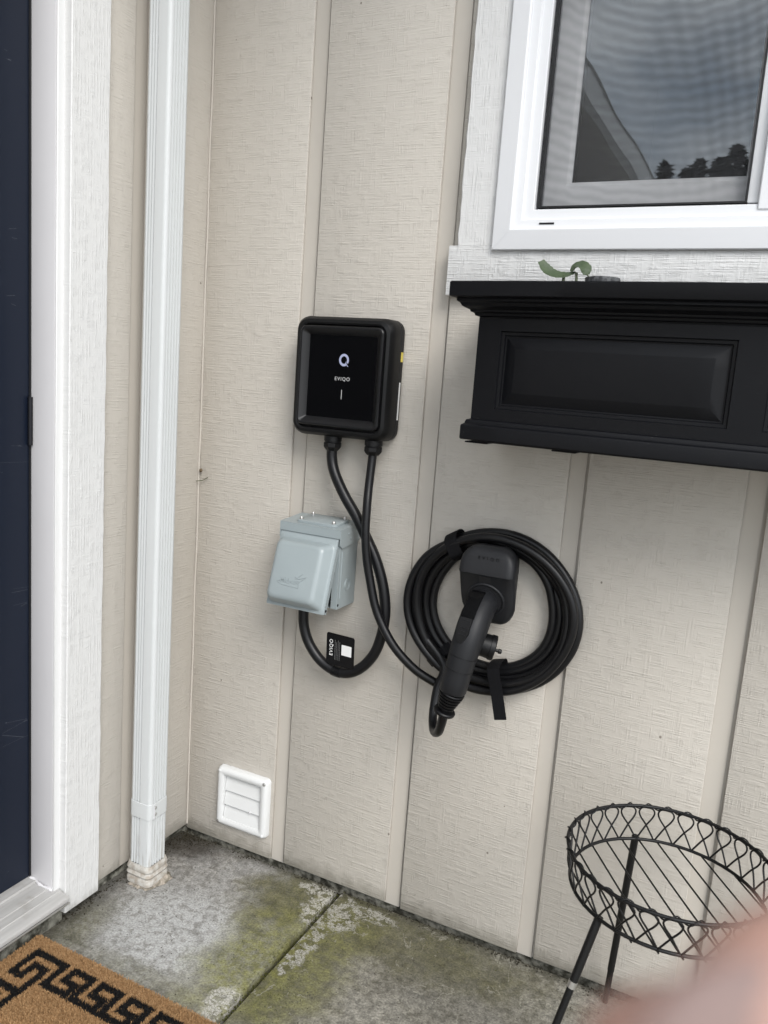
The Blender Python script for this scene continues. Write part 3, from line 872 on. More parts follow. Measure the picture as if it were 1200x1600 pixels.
# the Q mark: ring with a slanting tail that cuts it
qx, qz, yy = cx_ + 0.0055, 1.1865, -0.0614
b = B()
ro, ri = 0.0112, 0.0068
cut0, cut1 = -52, -34
N_ = 40
for k in range(N_):
    a0 = R(cut1 + (360 - (cut1 - cut0)) * k / N_); a1 = R(cut1 + (360 - (cut1 - cut0)) * (k + 1) / N_)
    b.poly([(qx + ro * math.cos(a0), yy, qz + ro * 1.1 * math.sin(a0)), (qx + ro * math.cos(a1), yy, qz + ro * 1.1 * math.sin(a1)), (qx + ri * math.cos(a1), yy, qz + ri * 1.1 * math.sin(a1)), (qx + ri * math.cos(a0), yy, qz + ri * 1.1 * math.sin(a0))])
b.prism([(qx + 0.0032, yy + 0.0002, qz - 0.0024), (qx + 0.0104, yy + 0.0002, qz - 0.0128), (qx + 0.0080, yy + 0.0002, qz - 0.0122), (qx + 0.0052, yy + 0.0002, qz - 0.0088)], (0, -0.0002, 0))
b.build('logo_mark', M['logo'], fpo)
text_mesh('EVIQO', 0.0100, M['letter'], 'lettering', (cx_ + 0.0040, -0.0614, 1.1487), (1, 0, 0), (0, 0, 1), 0.0002, fpo, 0.00004, spacing=1.25)
b = B(); b.box(cx_ + 0.0038, cx_ + 0.0050, -0.0617, -0.0612, 1.1085, 1.1272); b.build('status_bar', M['letter'], fpo)
# stickers on the right side
b = B(); b.box(0.50935, 0.50975, -0.0205, -0.0150, 1.075, 1.150); b.build('side_sticker', M['white_print'], ch, label='narrow white sticker on the side')
b = B(); b.box(0.50935, 0.5101, -0.0215, -0.0125, 1.1905, 1.2095); b.build('side_sticker', M['yellow'], ch, label='small yellow sticker on the side')
for gx in (0.3755, 0.4705):
    b = B()
    b.lathe((gx, -0.038, 1.0312), (0, 0, -1), [(0, 0.0185), (0.010, 0.0185), (0.0105, 0.0170), (0.0125, 0.0170)], 20)
    b.lathe((gx, -0.038, 1.0182), (0, 0, -1), [(0, 0.0175), (0.001, 0.0190), (0.009, 0.0190), (0.013, 0.0165), (0.017, 0.0125), (0.0172, 0.008)], 8)
    b.build('cable_gland', M['gland'], ch, smooth=30)

# ------------------------------------------------------------------ power cord with its card
pc = empty('power_cord', (0.338, -0.05, 0.70), 'thick black power cord looping from charger into the grey outlet box', 'power cord')
pp = [(0.3755, -0.038, 1.020), (0.3760, -0.0385, 0.985), (0.3880, -0.042, 0.953), (0.417, -0.048, 0.912), (0.444, -0.044, 0.874), (0.467, -0.043, 0.838), (0.498, -0.042, 0.785),
      (0.519, -0.042, 0.728), (0.5265, -0.043, 0.670), (0.5165, -0.045, 0.607), (0.494, -0.047, 0.566), (0.463, -0.049, 0.540), (0.427, -0.050, 0.5335), (0.388, -0.051, 0.548), (0.358, -0.052, 0.578), (0.342, -0.053, 0.613), (0.3375, -0.053, 0.650), (0.338, -0.050, 0.705), (0.338, -0.048, 0.74)]
B().tube(catmull(pp, 8), 0.0112, 14).build('cord', M['cable'], pc, smooth=80)
th = R(-9)
ca = Matrix.Rotation(R(1.5), 3, 'Y')
def card_pt(u, v, d=0):        # u across, v up, d towards the viewer
    q = ca @ Vector((u, -d - v * 0.10, v))
    return Vector((0.4365, -0.0570, 0.5480)) + q
b = B()
lp0 = [card_pt(x, z, 0) for x, z in rrect(0, 0.037, 0.067, 0.072, 0.005, 4)]
lp1 = [card_pt(x, z, 0.0007) for x, z in rrect(0, 0.037, 0.067, 0.072, 0.005, 4)]
b.loft([lp0, lp1]); card = b.build('hang_card', M['card'], pc)
ux_ = (card_pt(0, 1) - card_pt(0, 0)); uz_ = (card_pt(-1, 0) - card_pt(0, 0))
text_mesh('EVIQO', 0.0112, M['white_print'], 'lettering', card_pt(-0.0215, 0.0400, 0.0010), ux_, uz_, 0.0001, card, 0.00008, spacing=1.18)
rq = random.Random(2)
for k, u in enumerate((-0.0125, -0.0092, -0.0050, -0.0015)):
    b = B()
    v = 0.014
    while v < 0.058 - 0.006 * (k % 2):
        l_ = rq.uniform(0.002, 0.005)
        b.poly([card_pt(u - 0.0005, v, 0.0009), card_pt(u + 0.0005, v, 0.0009), card_pt(u + 0.0005, v + l_, 0.0009), card_pt(u - 0.0005, v + l_, 0.0009)])
        v += l_ + 0.0008
    b.build('fine_print', M['grey_print'], card)
b = B(); b.loft([[card_pt(x, z, 0.0008) for x, z in rrect(0.0150, 0.0400, 0.0235, 0.0235, 0.001, 2)], [card_pt(x, z, 0.0010) for x, z in rrect(0.0150, 0.0400, 0.0235, 0.0235, 0.001, 2)]])
b.build('white_square', M['white_print'], card)
# sleeve of tape that holds the card to the cord
pcs = catmull(pp, 8)
seg_ = [p for p in pcs if 0.415 < p.x < 0.440 and p.z < 0.56]
B().tube(seg_, 0.0120, 14).build('tape_sleeve', M['card'], pc, smooth=60)

# ------------------------------------------------------------------ outlet box
ob = empty('outlet_box', (0.360, 0.0, 0.676), 'grey steel outlet box with its flap cover held open', 'outlet box')
b = B()
bx0, bx1, by, bz0, bz1 = 0.2905, 0.4300, -0.077, 0.676, 0.838
b.box(bx1 - 0.0016, bx1, by, -0.0005, bz0, bz1, 0.0005)
b.box(bx0, bx0 + 0.0016, by, -0.0005, bz0, bz1, 0.0005)
b.box(bx0 + 0.0017, bx1 - 0.0017, -0.0035, -0.0006, bz0, bz1)
b.box(bx0 + 0.0017, bx1 - 0.0017, by + 0.004, -0.0036, bz0, bz0 + 0.0016)
b.box(bx1 - 0.014, bx1 - 0.0017, by, by + 0.0016, bz0 + 0.001, bz1)
b.build('box', M['outlet'], ob)
b = B(); b.box(bx0 + 0.006, bx1 - 0.016, -0.030, -0.0040, bz0 + 0.004, bz1 - 0.01); b.build('receptacle', M['black_rubber'], ob)
# rolled rib and knockout on the right side
b = B(); b.tube([(bx1 + 0.0002, -0.0660, bz0 + 0.022), (bx1 + 0.0002, -0.0660, bz1 - 0.040)], 0.0012, 6); b.build('side_rib', M['outlet'], ob, smooth=80)
for rad in (0.0125, 0.0085):
    b = B(); b.tube([(bx1 + 0.0001, -0.036 + rad * math.cos(a), bz0 + 0.047 + rad * 1.05 * math.sin(a)) for a in [2 * math.pi * k / 24 for k in range(24)]], 0.0009, 6, closed=True)
    b.build('knockout', M['outlet'], ob, smooth=80)
b = B(); b.lathe((bx1, -0.0715, bz0 + 0.009), (1, 0, 0), [(0, 0.003), (0.0004, 0.003), (0.0005, 0)], 10); b.build('pin_hole', M['dark'], ob)
# hood
hx0, hx1, hy = 0.2870, 0.4340, -0.0840
b = B()
def hoodside(x): return [(x, -0.0008, 0.8535), (x, hy, 0.8460), (x, hy, 0.8135), (x, hy + 0.010, 0.8065), (x, -0.0008, 0.8145)]
b.prism(hoodside(hx1 - 0.0016), (0.0016, 0, 0))
b.prism(hoodside(hx0), (0.0016, 0, 0))
b.prism([(hx0 + 0.0016, hy, 0.8460), (hx1 - 0.0016, hy, 0.8460), (hx1 - 0.0016, -0.0008, 0.8535), (hx0 + 0.0016, -0.0008, 0.8535)], (0, 0, -0.0016))
b.prism([(hx0 + 0.0016, hy, 0.8445), (hx1 - 0.0016, hy, 0.8445), (hx1 - 0.0016, hy, 0.8275), (hx0 + 0.0016, hy, 0.8275)], (0, 0.0016, 0))
b.build('hood', M['outlet'], ob, smooth=30)
def lidz(y): return 0.8535 + (0.0075 / (-hy - 0.0008 + 0)) * (y + 0.0008) * 1.0
b = B()
lpA = rrect(0.3665, -0.0425, 0.096, 0.062, 0.010, 4)
b.loft([[(x, y, lidz(y) + 0.0002) for x, y in lpA], [(x, y, lidz(y) + 0.0042) for x, y in lpA], [(0.3665 + (x - 0.3665) * 0.95, -0.0425 + (y + 0.0425) * 0.93, lidz(y) + 0.0058) for x, y in lpA]])
b.build('hub_plate', M['outlet'], ob, smooth=40)
for sx in (-1, 1):
    for sy in (-1, 1):
        x_, y_ = 0.3665 + sx * 0.0390, -0.0425 + sy * 0.0235
        b = B(); b.lathe((x_, y_, lidz(y_) + 0.0055), (0, 0, 1), [(0, 0.0046), (0.0012, 0.0046), (0.0014, 0.0034), (0.0036, 0.0034), (0.0052, 0.0024), (0.0056, 0)], 10)
        b.build('screw', M['steel'], ob, smooth=40)
for (y_, z_) in ((-0.050, 0.8345), (-0.040, 0.8235)):
    b = B(); b.lathe((hx1 - 0.0002, y_, z_), (1, 0, 0), [(0, 0.0026), (0.0012, 0.0024), (0.0016, 0)], 8); b.build('rivet', M['outlet'], ob, smooth=40)
# hinged flap cover: pressed pan on a flange
ang = R(16.5)
hinge = Vector((0, -0.0795, 0.8325))
dn = Vector((0, -math.sin(ang), -math.cos(ang)))
no = Vector((0, -math.cos(ang), math.sin(ang)))
def cv(x, v, d): return hinge + dn * v + no * d + Vector((x, 0, 0))
b = B()
CXm = 0.3590
def cloop(x0, x1, v0, v1, r, d, n_=5):
    return [cv(x, v, d) for x, v in rrect((x0 + x1) / 2, (v0 + v1) / 2, x1 - x0, v1 - v0, r, n_)]
b.loft([cloop(0.2895, 0.4285, 0.0, 0.1630, 0.002, -0.0012), cloop(0.2895, 0.4285, 0.0, 0.1630, 0.002, 0.0), cloop(0.2935, 0.4235, 0.0185, 0.1580, 0.010, 0.0004),
        cloop(0.2955, 0.4210, 0.0205, 0.1560, 0.011, 0.0030), cloop(0.2995, 0.4140, 0.0270, 0.1500, 0.012, 0.0220), cloop(0.3035, 0.4095, 0.0310, 0.1455, 0.012, 0.0270), cloop(0.3095, 0.4030, 0.0370, 0.1390, 0.010, 0.0285)], False, True)
cover = b.build('flap_cover', M['outlet'], ob, smooth=45, label='flap cover swung open at the bottom')
b = B(); b.prism([cv(0.2900, 0.0, -0.0010), cv(0.2915, 0.0, -0.0010), cv(0.2915, 0.160, -0.0010), cv(0.2900, 0.160, -0.0010)], no * -0.012)
b.build('flange_lip', M['outlet'], cover)
b = B(); b.prism([cv(0.4265, 0.02, -0.0010), cv(0.4280, 0.02, -0.0010), cv(0.4280, 0.162, -0.0010), cv(0.4265, 0.162, -0.0010)], no * -0.010)
b.build('flange_lip', M['outlet'], cover)
b = B(); b.lathe(cv(0.4283, 0.1545, -0.0060), (1, 0, 0), [(0, 0.0030), (0.0005, 0.0030), (0.0006, 0)], 10); b.build('pin_hole', M['dark'], cover)
text_mesh('Midwest', 0.0150, M['outlet'], 'embossed_lettering', cv(0.3515, 0.1085, 0.0286), (1, 0, 0), -dn, 0.0007, cover, 0.0001, spacing=0.88)
b = B()
def stroke(pts, r=0.0007):
    b.tube([cv(x, v, 0.0288) for x, v in pts], r, 6)
stroke([(0.3220, 0.1130), (0.3320, 0.1180), (0.3740, 0.1200)])
stroke([(0.3220, 0.1130), (0.3290, 0.1110)])
stroke([(0.3620, 0.0975), (0.3705, 0.1020), (0.3880, 0.0960)])
stroke([(0.3880, 0.0960), (0.3740, 0.1085), (0.3740, 0.1200)])
stroke([(0.3640, 0.1030), (0.3790, 0.0905)])
b.build('embossed_emblem', M['outlet'], cover, smooth=80)

# ------------------------------------------------------------------ charging cable, coiled round its holster
cc = empty('charging_cable', (0.745, -0.03, 0.725), 'black charging cable coiled on the wall with its connector in the holster', 'charging cable')
CX, CZ = 0.744, 0.7245
path = [(0.4705, -0.038, 1.020), (0.4705, -0.040, 0.990), (0.4735, -0.052, 0.940), (0.4785, -0.064, 0.900), (0.482, -0.070, 0.850), (0.488, -0.070, 0.800), (0.4985, -0.068, 0.752), (0.5185, -0.068, 0.690), (0.5535, -0.067, 0.634), (0.588, -0.060, 0.597), (0.625, -0.050, 0.5705), (0.675, -0.036, 0.553)]
Rk = [0.1640, 0.1520, 0.1390, 0.1265, 0.1140, 0.1580, 0.1440]
Yk = [-0.0190, -0.0200, -0.0190, -0.0200, -0.0190, -0.0400, -0.0395]
rc_ = random.Random(21)
def lerp_list(L_, t):
    t = max(0, min(len(L_) - 1.0001, t)); i = int(t); f = t - i; f = f * f * (3 - 2 * f)
    f = max(0, min(1, (f - 0.25) * 2)) if True else f
    return L_[i] * (1 - f) + L_[i + 1] * f
wob = [(rc_.uniform(-0.0035, 0.0035), rc_.uniform(-0.0035, 0.0035), rc_.uniform(0, 6.3)) for _ in range(9)]
total = 6 * 360 + 318
a_deg = 0
while a_deg <= total:
    t = a_deg / 360.0
    th_ = R(262 + a_deg)
    i = min(int(t), 8)
    f = t - int(t)
    w0, w1_ = wob[i], wob[min(i + 1, 8)]
    ox = w0[0] * (1 - f) + w1_[0] * f; oz = w0[1] * (1 - f) + w1_[1] * f
    r_ = lerp_list(Rk, t)
    r_ *= 1 + 0.020 * math.cos(2 * (th_ - 0.6) + w0[2] * 0.3)
    y_ = lerp_list(Yk, t)
    if i == 0:        # the outermost turn hangs away from the rest at the lower left
        d = (math.degrees(th_) % 360) - 205
        r_ += 0.010 * math.exp(-(d / 38) ** 2)
    # strands crowd together at the top and spread at left and bottom
    r_ += 0.0014 * math.sin(3 * th_ + w0[2]) + 0.0009 * math.sin(5 * th_ + 2 * w0[2])
    sq = 0.5 + 0.5 * math.sin(th_)
    r_ = r_ + (0.1520 - r_) * 0.36 * sq * sq
    y_ -= 0.010 * sq * sq * ((i % 3) - 0.4)
    path.append((CX + ox + r_ * math.cos(th_) * 1.045, min(y_, -0.0105), CZ + oz + r_ * math.sin(th_)))
    a_deg += 12
last = path[-1]
path += [(0.6665, -0.046, 0.600), (0.6605, -0.058, 0.555), (0.6655, -0.082, 0.508), (0.6815, -0.112, 0.4905), (0.7005, -0.138, 0.504), (0.7110, -0.153, 0.530), (0.7155, -0.158, 0.552), (0.7190, -0.159, 0.565)]
B().tube(catmull(path, 5), 0.0089, 10).build('cable', M['cable'], cc, smooth=80)
# connector: one swelling body from plug to grip
sp0 = [(0.752, -0.070, 0.7700, 0.0220, 0.0220), (0.7515, -0.092, 0.7600, 0.0225, 0.0225), (0.7510, -0.0925, 0.7598, 0.0275, 0.0265), (0.7500, -0.108, 0.7490, 0.0275, 0.0275), (0.7495, -0.126, 0.7340, 0.0282, 0.0290), (0.7480, -0.1400, 0.7140, 0.0282, 0.0300), (0.7450, -0.1490, 0.6920, 0.0270, 0.0288),
       (0.7415, -0.1550, 0.6680, 0.0260, 0.0272), (0.7375, -0.1570, 0.6450, 0.0250, 0.0260), (0.7335, -0.1585, 0.6230, 0.0248, 0.0256), (0.7295, -0.1595, 0.6020, 0.0248, 0.0253), (0.7290, -0.1596, 0.5990, 0.0233, 0.0233)]
b = B()
loops = []
SPT = [Vector(p[:3]) for p in sp0]
for i, p in enumerate(sp0):
    t_ = (SPT[min(i + 1, len(SPT) - 1)] - SPT[max(i - 1, 0)]).normalized()
    sx_ = Vector((1, 0, 0)); sx_ = (sx_ - t_ * sx_.dot(t_)).normalized()
    sn_ = sx_.cross(t_)
    if sn_.y > 0: sn_ = -sn_
    loops.append([SPT[i] + sx_ * math.copysign(abs(math.cos(a)) ** 0.86, math.cos(a)) * p[3] + sn_ * math.copysign(abs(math.sin(a)) ** 0.86, math.sin(a)) * p[4] for a in [2 * math.pi * k / 24 for k in range(24)]])
b.loft(loops)
conn = b.build('connector', M['handle'], cc, smooth=50, label='charcoal pistol grip connector')
# trigger strip and ribbed release button on the outer back of the head
def back_pt(s, side, lift):
    i = min(int(s), len(SPT) - 2); f = s - i
    c0_ = SPT[i].lerp(SPT[i + 1], f); t_ = (SPT[i + 1] - SPT[i]).normalized()
    sx_ = Vector((1, 0, 0)); sx_ = (sx_ - t_ * sx_.dot(t_)).normalized(); sn_ = sx_.cross(t_)
    if sn_.y > 0: sn_ = -sn_
    rr2 = sp0[i][4] * (1 - f) + sp0[i + 1][4] * f
    return c0_ + sx_ * (side - 0.0050) + sn_ * (rr2 + lift)
b = B()
ss = [2.1, 2.8, 3.4, 4.0, 4.5]
b.loft([[back_pt(s, -0.0135, -0.006), back_pt(s, -0.0125, 0.0018), back_pt(s, 0.0125, 0.0018), back_pt(s, 0.0135, -0.006)] for s in ss])
b.build('latch_lever', M['display'], conn, smooth=50)
b = B()
hw = [0.0125, 0.0130, 0.0130, 0.0105, 0.0050]
ss = [4.55, 4.9, 5.4, 5.8, 6.05]
b.loft([[back_pt(s, -w_, -0.004), back_pt(s, -w_ * .9, 0.0036 - 0.0007 * k), back_pt(s, w_ * .9, 0.0036 - 0.0007 * k), back_pt(s, w_, -0.004)] for k, (s, w_) in enumerate(zip(ss, hw))])
b.build('release_button', M['gland'], conn, smooth=50)
for k in range(4):
    s = 4.75 + k * 0.27
    b = B(); b.tube([back_pt(s, -0.0065, 0.0034 - 0.0005 * k), back_pt(s, 0.0065, 0.0034 - 0.0005 * k)], 0.0008, 6)
    b.build('button_rib', M['handle'], conn, smooth=80)
# grip seam lines
for s in (7.0, 8.05):
    b = B(); i = int(s); f = s - i
    lpx = [loops[i][k].lerp(loops[i + 1][k], f) for k in range(24)]
    c_ = sum(lpx, Vector()) / 24
    b.tube([c_ + (q - c_) * 1.004 for q in lpx], 0.0006, 5, closed=True)
    b.build('grip_seam', M['gland'], conn, smooth=80)
# ribbed strain relief and end flange
ax_ = (Vector((0.7190, -0.1590, 0.5650)) - Vector((0.7290, -0.1596, 0.5990))).normalized()
prf = [(0, 0.0235), (0.002, 0.0245)]
d_ = 0.002
for k in range(5):
    rr2 = 0.0238 - k * 0.0020
    prf += [(d_ + 0.0008, rr2 - 0.0028), (d_ + 0.0030, rr2 - 0.0028), (d_ + 0.0036, rr2), (d_ + 0.0068, rr2 - 0.0004)]
    d_ += 0.0068
prf += [(d_ + 0.001, 0.0120), (d_ + 0.006, 0.0115)]
b = B(); b.lathe((0.7290, -0.1596, 0.5990), ax_, prf, 20)
b.build('strain_relief', M['gland'], cc, smooth=35)
e0 = Vector((0.7290, -0.1596, 0.5990)) + ax_ * 0.0405
b = B(); b.lathe(e0, ax_, [(0, 0.012), (0.0005, 0.0195), (0.0025, 0.0210), (0.0065, 0.0205), (0.008, 0.0185), (0.0085, 0.011)], 20)
b.build('end_flange', M['gland'], cc, smooth=35)
# rubber dust cap dangling under the head
dc = Vector((0.7450, -0.108, 0.683)); da = Vector((0.92, 0.30, -0.20)).normalized()
b = B(); b.lathe(dc, da, [(0, 0.019), (0.002, 0.0215), (0.030, 0.0225), (0.0305, 0.0240), (0.0385, 0.0240), (0.040, 0.0225), (0.0402, 0.0175), (0.0385, 0.016)], 22)
b.lathe(dc + da * 0.0385 + Vector((0.0, 0, -0.003)), da, [(0, 0.0035), (0.008, 0.0034), (0.009, 0.0048), (0.0135, 0.0046), (0.015, 0.0025), (0.0152, 0)], 10)
b.build('dust_cap', M['gland'], cc, smooth=35)
B().tube(catmull([dc + da * 0.01 + Vector((0, 0, 0.018)), dc + Vector((-0.008, 0.0, 0.030)), Vector((0.742, -0.125, 0.700))], 6), 0.003, 6).build('cap_tether', M['gland'], cc, smooth=80)

# holster
hs = empty('connector_holster', (0.752, 0.0, 0.71), 'charcoal plastic holster on the wall inside the coiled cable', 'holster')
b = B()
HC = 0.7525
zr = [0.8640, 0.8630, 0.8595, 0.8530, 0.8440, 0.8330, 0.8200, 0.8160, 0.8140, 0.8125, 0.8095, 0.7800, 0.7600, 0.7450, 0.7320, 0.7220, 0.7150, 0.7110, 0.7095]
def hhw(z):
    w_ = 0.0535
    if z > 0.829:
        q = (z - 0.829) / 0.035; w_ = 0.0535 - 0.033 * (1 - math.sqrt(max(0, 1 - q * q)))
    if z < 0.752:
        q = (0.752 - z) / 0.0425; w_ = 0.0535 - 0.006 * q - 0.026 * (1 - math.sqrt(max(0, 1 - q * q)))
    return w_
def hfy(z):
    if z >= 0.8125:
        return -0.095 - 0.014 * (1 - ((z - 0.8125) / 0.0515) ** 1.6)
    return -0.1065 + (0.8125 - z) * 0.40
cols = [-1, -0.985, -0.95, -0.88, -0.75, -0.5, -0.25, 0, 0.25, 0.5, 0.75, 0.88, 0.95, 0.985, 1]
def edge(t):
    q = max(0, (abs(t) - 0.80) / 0.20); return 0.013 * (1 - math.sqrt(max(0, 1 - q * q)))
grid = []
for z in zr:
    row = []
    qz_ = max(0, (z - 0.850) / 0.014); qb = max(0, (0.7205 - z) / 0.011)
    ez = 0.012 * (1 - math.sqrt(max(0, 1 - min(1, qz_) ** 2))) + 0.010 * (1 - math.sqrt(max(0, 1 - min(1, qb) ** 2)))
    for t in cols:
        row.append(b.bm.verts.new((HC + hhw(z) * t, hfy(z) + edge(t) + ez, z)))
    grid.append(row)
for i in range(len(grid) - 1):
    for j in range(len(cols) - 1):
        b.bm.faces.new((grid[i][j], grid[i][j + 1], grid[i + 1][j + 1], grid[i + 1][j]))
bor = grid[0] + [g[-1] for g in grid[1:]] + grid[-1][-2::-1] + [g[0] for g in grid[-2:0:-1]]
bk = [b.bm.verts.new((HC - 0.004 + (v.co.x - HC) * 0.70, -0.0008, 0.787 + (v.co.z - 0.787) * 0.86)) for v in bor]
for i in range(len(bor)):
    j = (i + 1) % len(bor)
    b.bm.faces.new((bor[i], bor[j], bk[j], bk[i]))
b.build('shell', M['holster'], hs, smooth=38)
sn = Vector((0, -0.915, -0.403))
sc_ = Vector((HC, hfy(0.762), 0.762))
uu = Vector((1, 0, 0)); vv = sn.cross(uu)
b = B()
for rad, tr_ in ((0.0345, 0.0026),):
    b.tube([sc_ + sn * 0.0002 + (uu * math.cos(a) + vv * math.sin(a)) * rad for a in [2 * math.pi * k / 32 for k in range(32)]], tr_, 8, closed=True)
b.build('socket_rim', M['holster'], hs, smooth=80)
b = B(); b.lathe(sc_ + sn * 0.0004, sn, [(0, 0.0335), (0.0002, 0.0335), (0.0003, 0.02)], 28); b.build('socket_throat', M['dark'], hs)
b = B(); b.prism([(HC - 0.0115, hfy(0.787) - 0.0008, 0.787), (HC + 0.0115, hfy(0.787) - 0.0008, 0.787), (HC + 0.0115, hfy(0.809) - 0.0008, 0.809), (HC - 0.0115, hfy(0.809) - 0.0008, 0.809)], (0, 0.004, 0)); b.build('latch_slot', M['black_rubber'], hs)
text_mesh('E V I Q O', 0.0088, M['gland'], 'embossed_lettering', (HC + 0.004, hfy(0.842) - 0.0004, 0.8430), (1, 0, 0), (0, 0.12, 0.99), 0.0004, hs, 0.0, spacing=1.15)

# straps round the coil
def strap(name_label, ang_deg, r0, r1, width, tail=None, lean=0.0, yf=-0.0605):
    ca_, sa_ = math.cos(R(ang_deg)), math.sin(R(ang_deg))
    rad = Vector((ca_, 0, sa_)); tang = Vector((-sa_, 0, ca_))
    c0_ = Vector((CX, 0, CZ))
    pr = [(r0 + 0.012, -0.006), (r0, -0.012), (r0 - 0.002, yf * 0.6), (r0 + 0.004, yf + 0.004), (r0 + 0.012, yf - 0.001), (r1 - 0.016, yf), (r1 - 0.006, yf + 0.005)]
    if tail: pr = pr[:-1] + [(r1, yf - 0.001), (r1 + tail * 0.5, yf - 0.002), (r1 + tail, yf - 0.003)]
    else: pr += [(r1 + 0.002, yf * 0.6), (r1, -0.012), (r1 - 0.012, -0.006)]
    P3 = [c0_ + rad * r + Vector((0, y, 0)) + tang * (lean * max(0, r - r1 + 0.02)) for r, y in pr]
    P3 = catmull(P3, 4)
    b = B()
    lps_ = []
    for i, p in enumerate(P3):
        t_ = (P3[min(i + 1, len(P3) - 1)] - P3[max(i - 1, 0)]).normalized()
        nn = t_.cross(tang).normalized()
        lps_.append([p - tang * width / 2, p + tang * width / 2, p + tang * width / 2 + nn * 0.0016, p - tang * width / 2 + nn * 0.0016])
    b.loft(lps_)
    return b.build('strap', M['velcro'], None, smooth=40, label=name_label, cat='strap', group='straps round the coiled cable', pivot=(CX + ca_ * 0.14, -0.03, CZ + sa_ * 0.14))
strap('black strap round the coiled cable at its upper left', 122, 0.118, 0.1655, 0.027, yf=-0.060)
strap('black strap with a loose hanging tail at the bottom of the coiled cable', 285, 0.102, 0.172, 0.0245, tail=0.034)
strap('black strap round the coiled cable behind the connector grip', 229, 0.118, 0.176, 0.018, yf=-0.0405)

# ------------------------------------------------------------------ window box
wb = empty('window_box', (1.158, -0.12, 1.066), 'black plastic window box with recessed panels under the window', 'planter')
PX0, PX1, PY = 0.7385, 1.5775, -0.2180
def bow(x):
    q = (x - 1.158) / 0.42
    return -0.022 * max(0.0, 1 - q * q)
XS = [PX0 + (PX1 - PX0) * k / 24 for k in range(25)]
def wrap(o_, z):
    """outline of the box at offset o_ from its body, wall to wall"""
    pts = [(PX0 - o_, -0.0215, z), (PX0 - o_, PY - o_, z)]
    for x in XS[1:-1]:
        xx_ = 1.158 + (x - 1.158) * (1 + o_ / 0.42)
        pts.append((xx_, PY - o_ + bow(x), z))
    pts += [(PX1 + o_, PY - o_, z), (PX1 + o_, -0.0215, z)]
    return pts
def dense(profile): return [wrap(o_, z) for o_, z in profile]
b = B()
b.loft(dense([(0.020, 1.290), (0.0395, 1.2945), (0.0402, 1.2955), (0.0405, 1.3160), (0.0385, 1.3182), (0.030, 1.3182), (0.028, 1.316), (0.027, 1.29)]), False, False, closed=True)
b.build('rim', M['planter'], wb, smooth=35)
b = B()
b.loft(dense([(0.029, 1.2955), (0.0305, 1.2920), (0.0305, 1.2885), (0.0260, 1.2860), (0.0235, 1.2815), (0.0180, 1.2785), (0.0130, 1.2765), (0.0120, 1.2735), (0.0070, 1.2715), (0.0055, 1.2680), (0.0, 1.2665), (0.0, 1.264)]), False, False, closed=True)
b.build('crown_moulding', M['planter'], wb, smooth=28)
# front with two sunk fields; sides and inner walls
fields = [(0.7790, 1.1350), (1.1810, 1.5370)]
FZa, FZb = 1.1195, 1.2450
def fy(x): return PY + bow(min(max(x, PX0), PX1))
b = B()
def strip(x0, x1, z0, z1, n_=10):
    for k in range(n_):
        xa = x0 + (x1 - x0) * k / n_; xb = x0 + (x1 - x0) * (k + 1) / n_
        b.poly([(xa, fy(xa), z0), (xb, fy(xb), z0), (xb, fy(xb), z1), (xa, fy(xa), z1)])
strip(PX0, PX1, FZb, 1.2660, 24); strip(PX0, PX1, 1.0985, FZa, 24)
xs_ = [PX0] + [v for f in fields for v in f] + [PX1]
for i in range(0, 6, 2): strip(xs_[i], xs_[i + 1], FZa, FZb, 3)
b.poly([(PX0, PY, 1.0985), (PX0, -0.0215, 1.0985), (PX0, -0.0215, 1.266), (PX0, PY, 1.266)])
b.poly([(PX1, PY, 1.0985), (PX1, -0.0215, 1.0985), (PX1, -0.0215, 1.266), (PX1, PY, 1.266)])
b.box(PX0 - 0.03, PX1 + 0.03, -0.0320, -0.0216, 1.08, 1.3150)
bmesh.ops.remove_doubles(b.bm, verts=b.bm.verts[:], dist=1e-5)
b.build('body', M['planter'], wb, smooth=30)
for (x0, x1) in fields:
    b = B()
    seq = [(0.0, 0.0), (0.0015, 0.0035), (0.0060, 0.0040), (0.0075, 0.0075), (0.0095, 0.0078), (0.0265, 0.0005), (0.0280, 0.0002)]
    lps_ = []
    for ins, dep in seq:
        xa, xb, za, zb = x0 + ins, x1 - ins, FZa + ins, FZb - ins
        row = []
        for k in range(13): x = xa + (xb - xa) * k / 12; row.append((x, fy(x) + dep, za))
        for k in range(1, 4): z = za + (zb - za) * k / 4; row.append((xb, fy(xb) + dep, z))
        for k in range(13): x = xb + (xa - xb) * k / 12; row.append((x, fy(x) + dep, zb))
        for k in range(1, 4): z = zb + (za - zb) * k / 4; row.append((xa, fy(xa) + dep, z))
        lps_.append(row)
    b.loft(lps_, False, False)
    # flat of the raised field
    lr_ = lps_[-1]
    bot_, top_ = lr_[0:13], lr_[16:29][::-1]
    for k in range(12): b.poly([bot_[k], bot_[k + 1], top_[k + 1], top_[k]])
    bmesh.ops.remove_doubles(b.bm, verts=b.bm.verts[:], dist=1e-5)
    b.build('panel', M['planter'], wb, smooth=24)
b = B()
b.loft(dense([(0.0, 1.1010), (0.0055, 1.0990), (0.0070, 1.0960), (0.0075, 1.0930), (0.0115, 1.0905), (0.0125, 1.0885), (0.0125, 1.0680), (0.0110, 1.0660), (-0.01, 1.0650)]), False, False, closed=True)
b.build('base_moulding', M['planter'], wb, smooth=28)
b = B(); b.box(PX0 + 0.004, PX1 - 0.004, -0.2195, -0.0216, 1.0630, 1.0645)
for x in (0.752, 0.900, 1.41, 1.56): b.box(x - 0.020, x + 0.020, -0.2205, -0.05, 1.0605, 1.0629, 0.001)
b.build('base', M['planter'], wb)
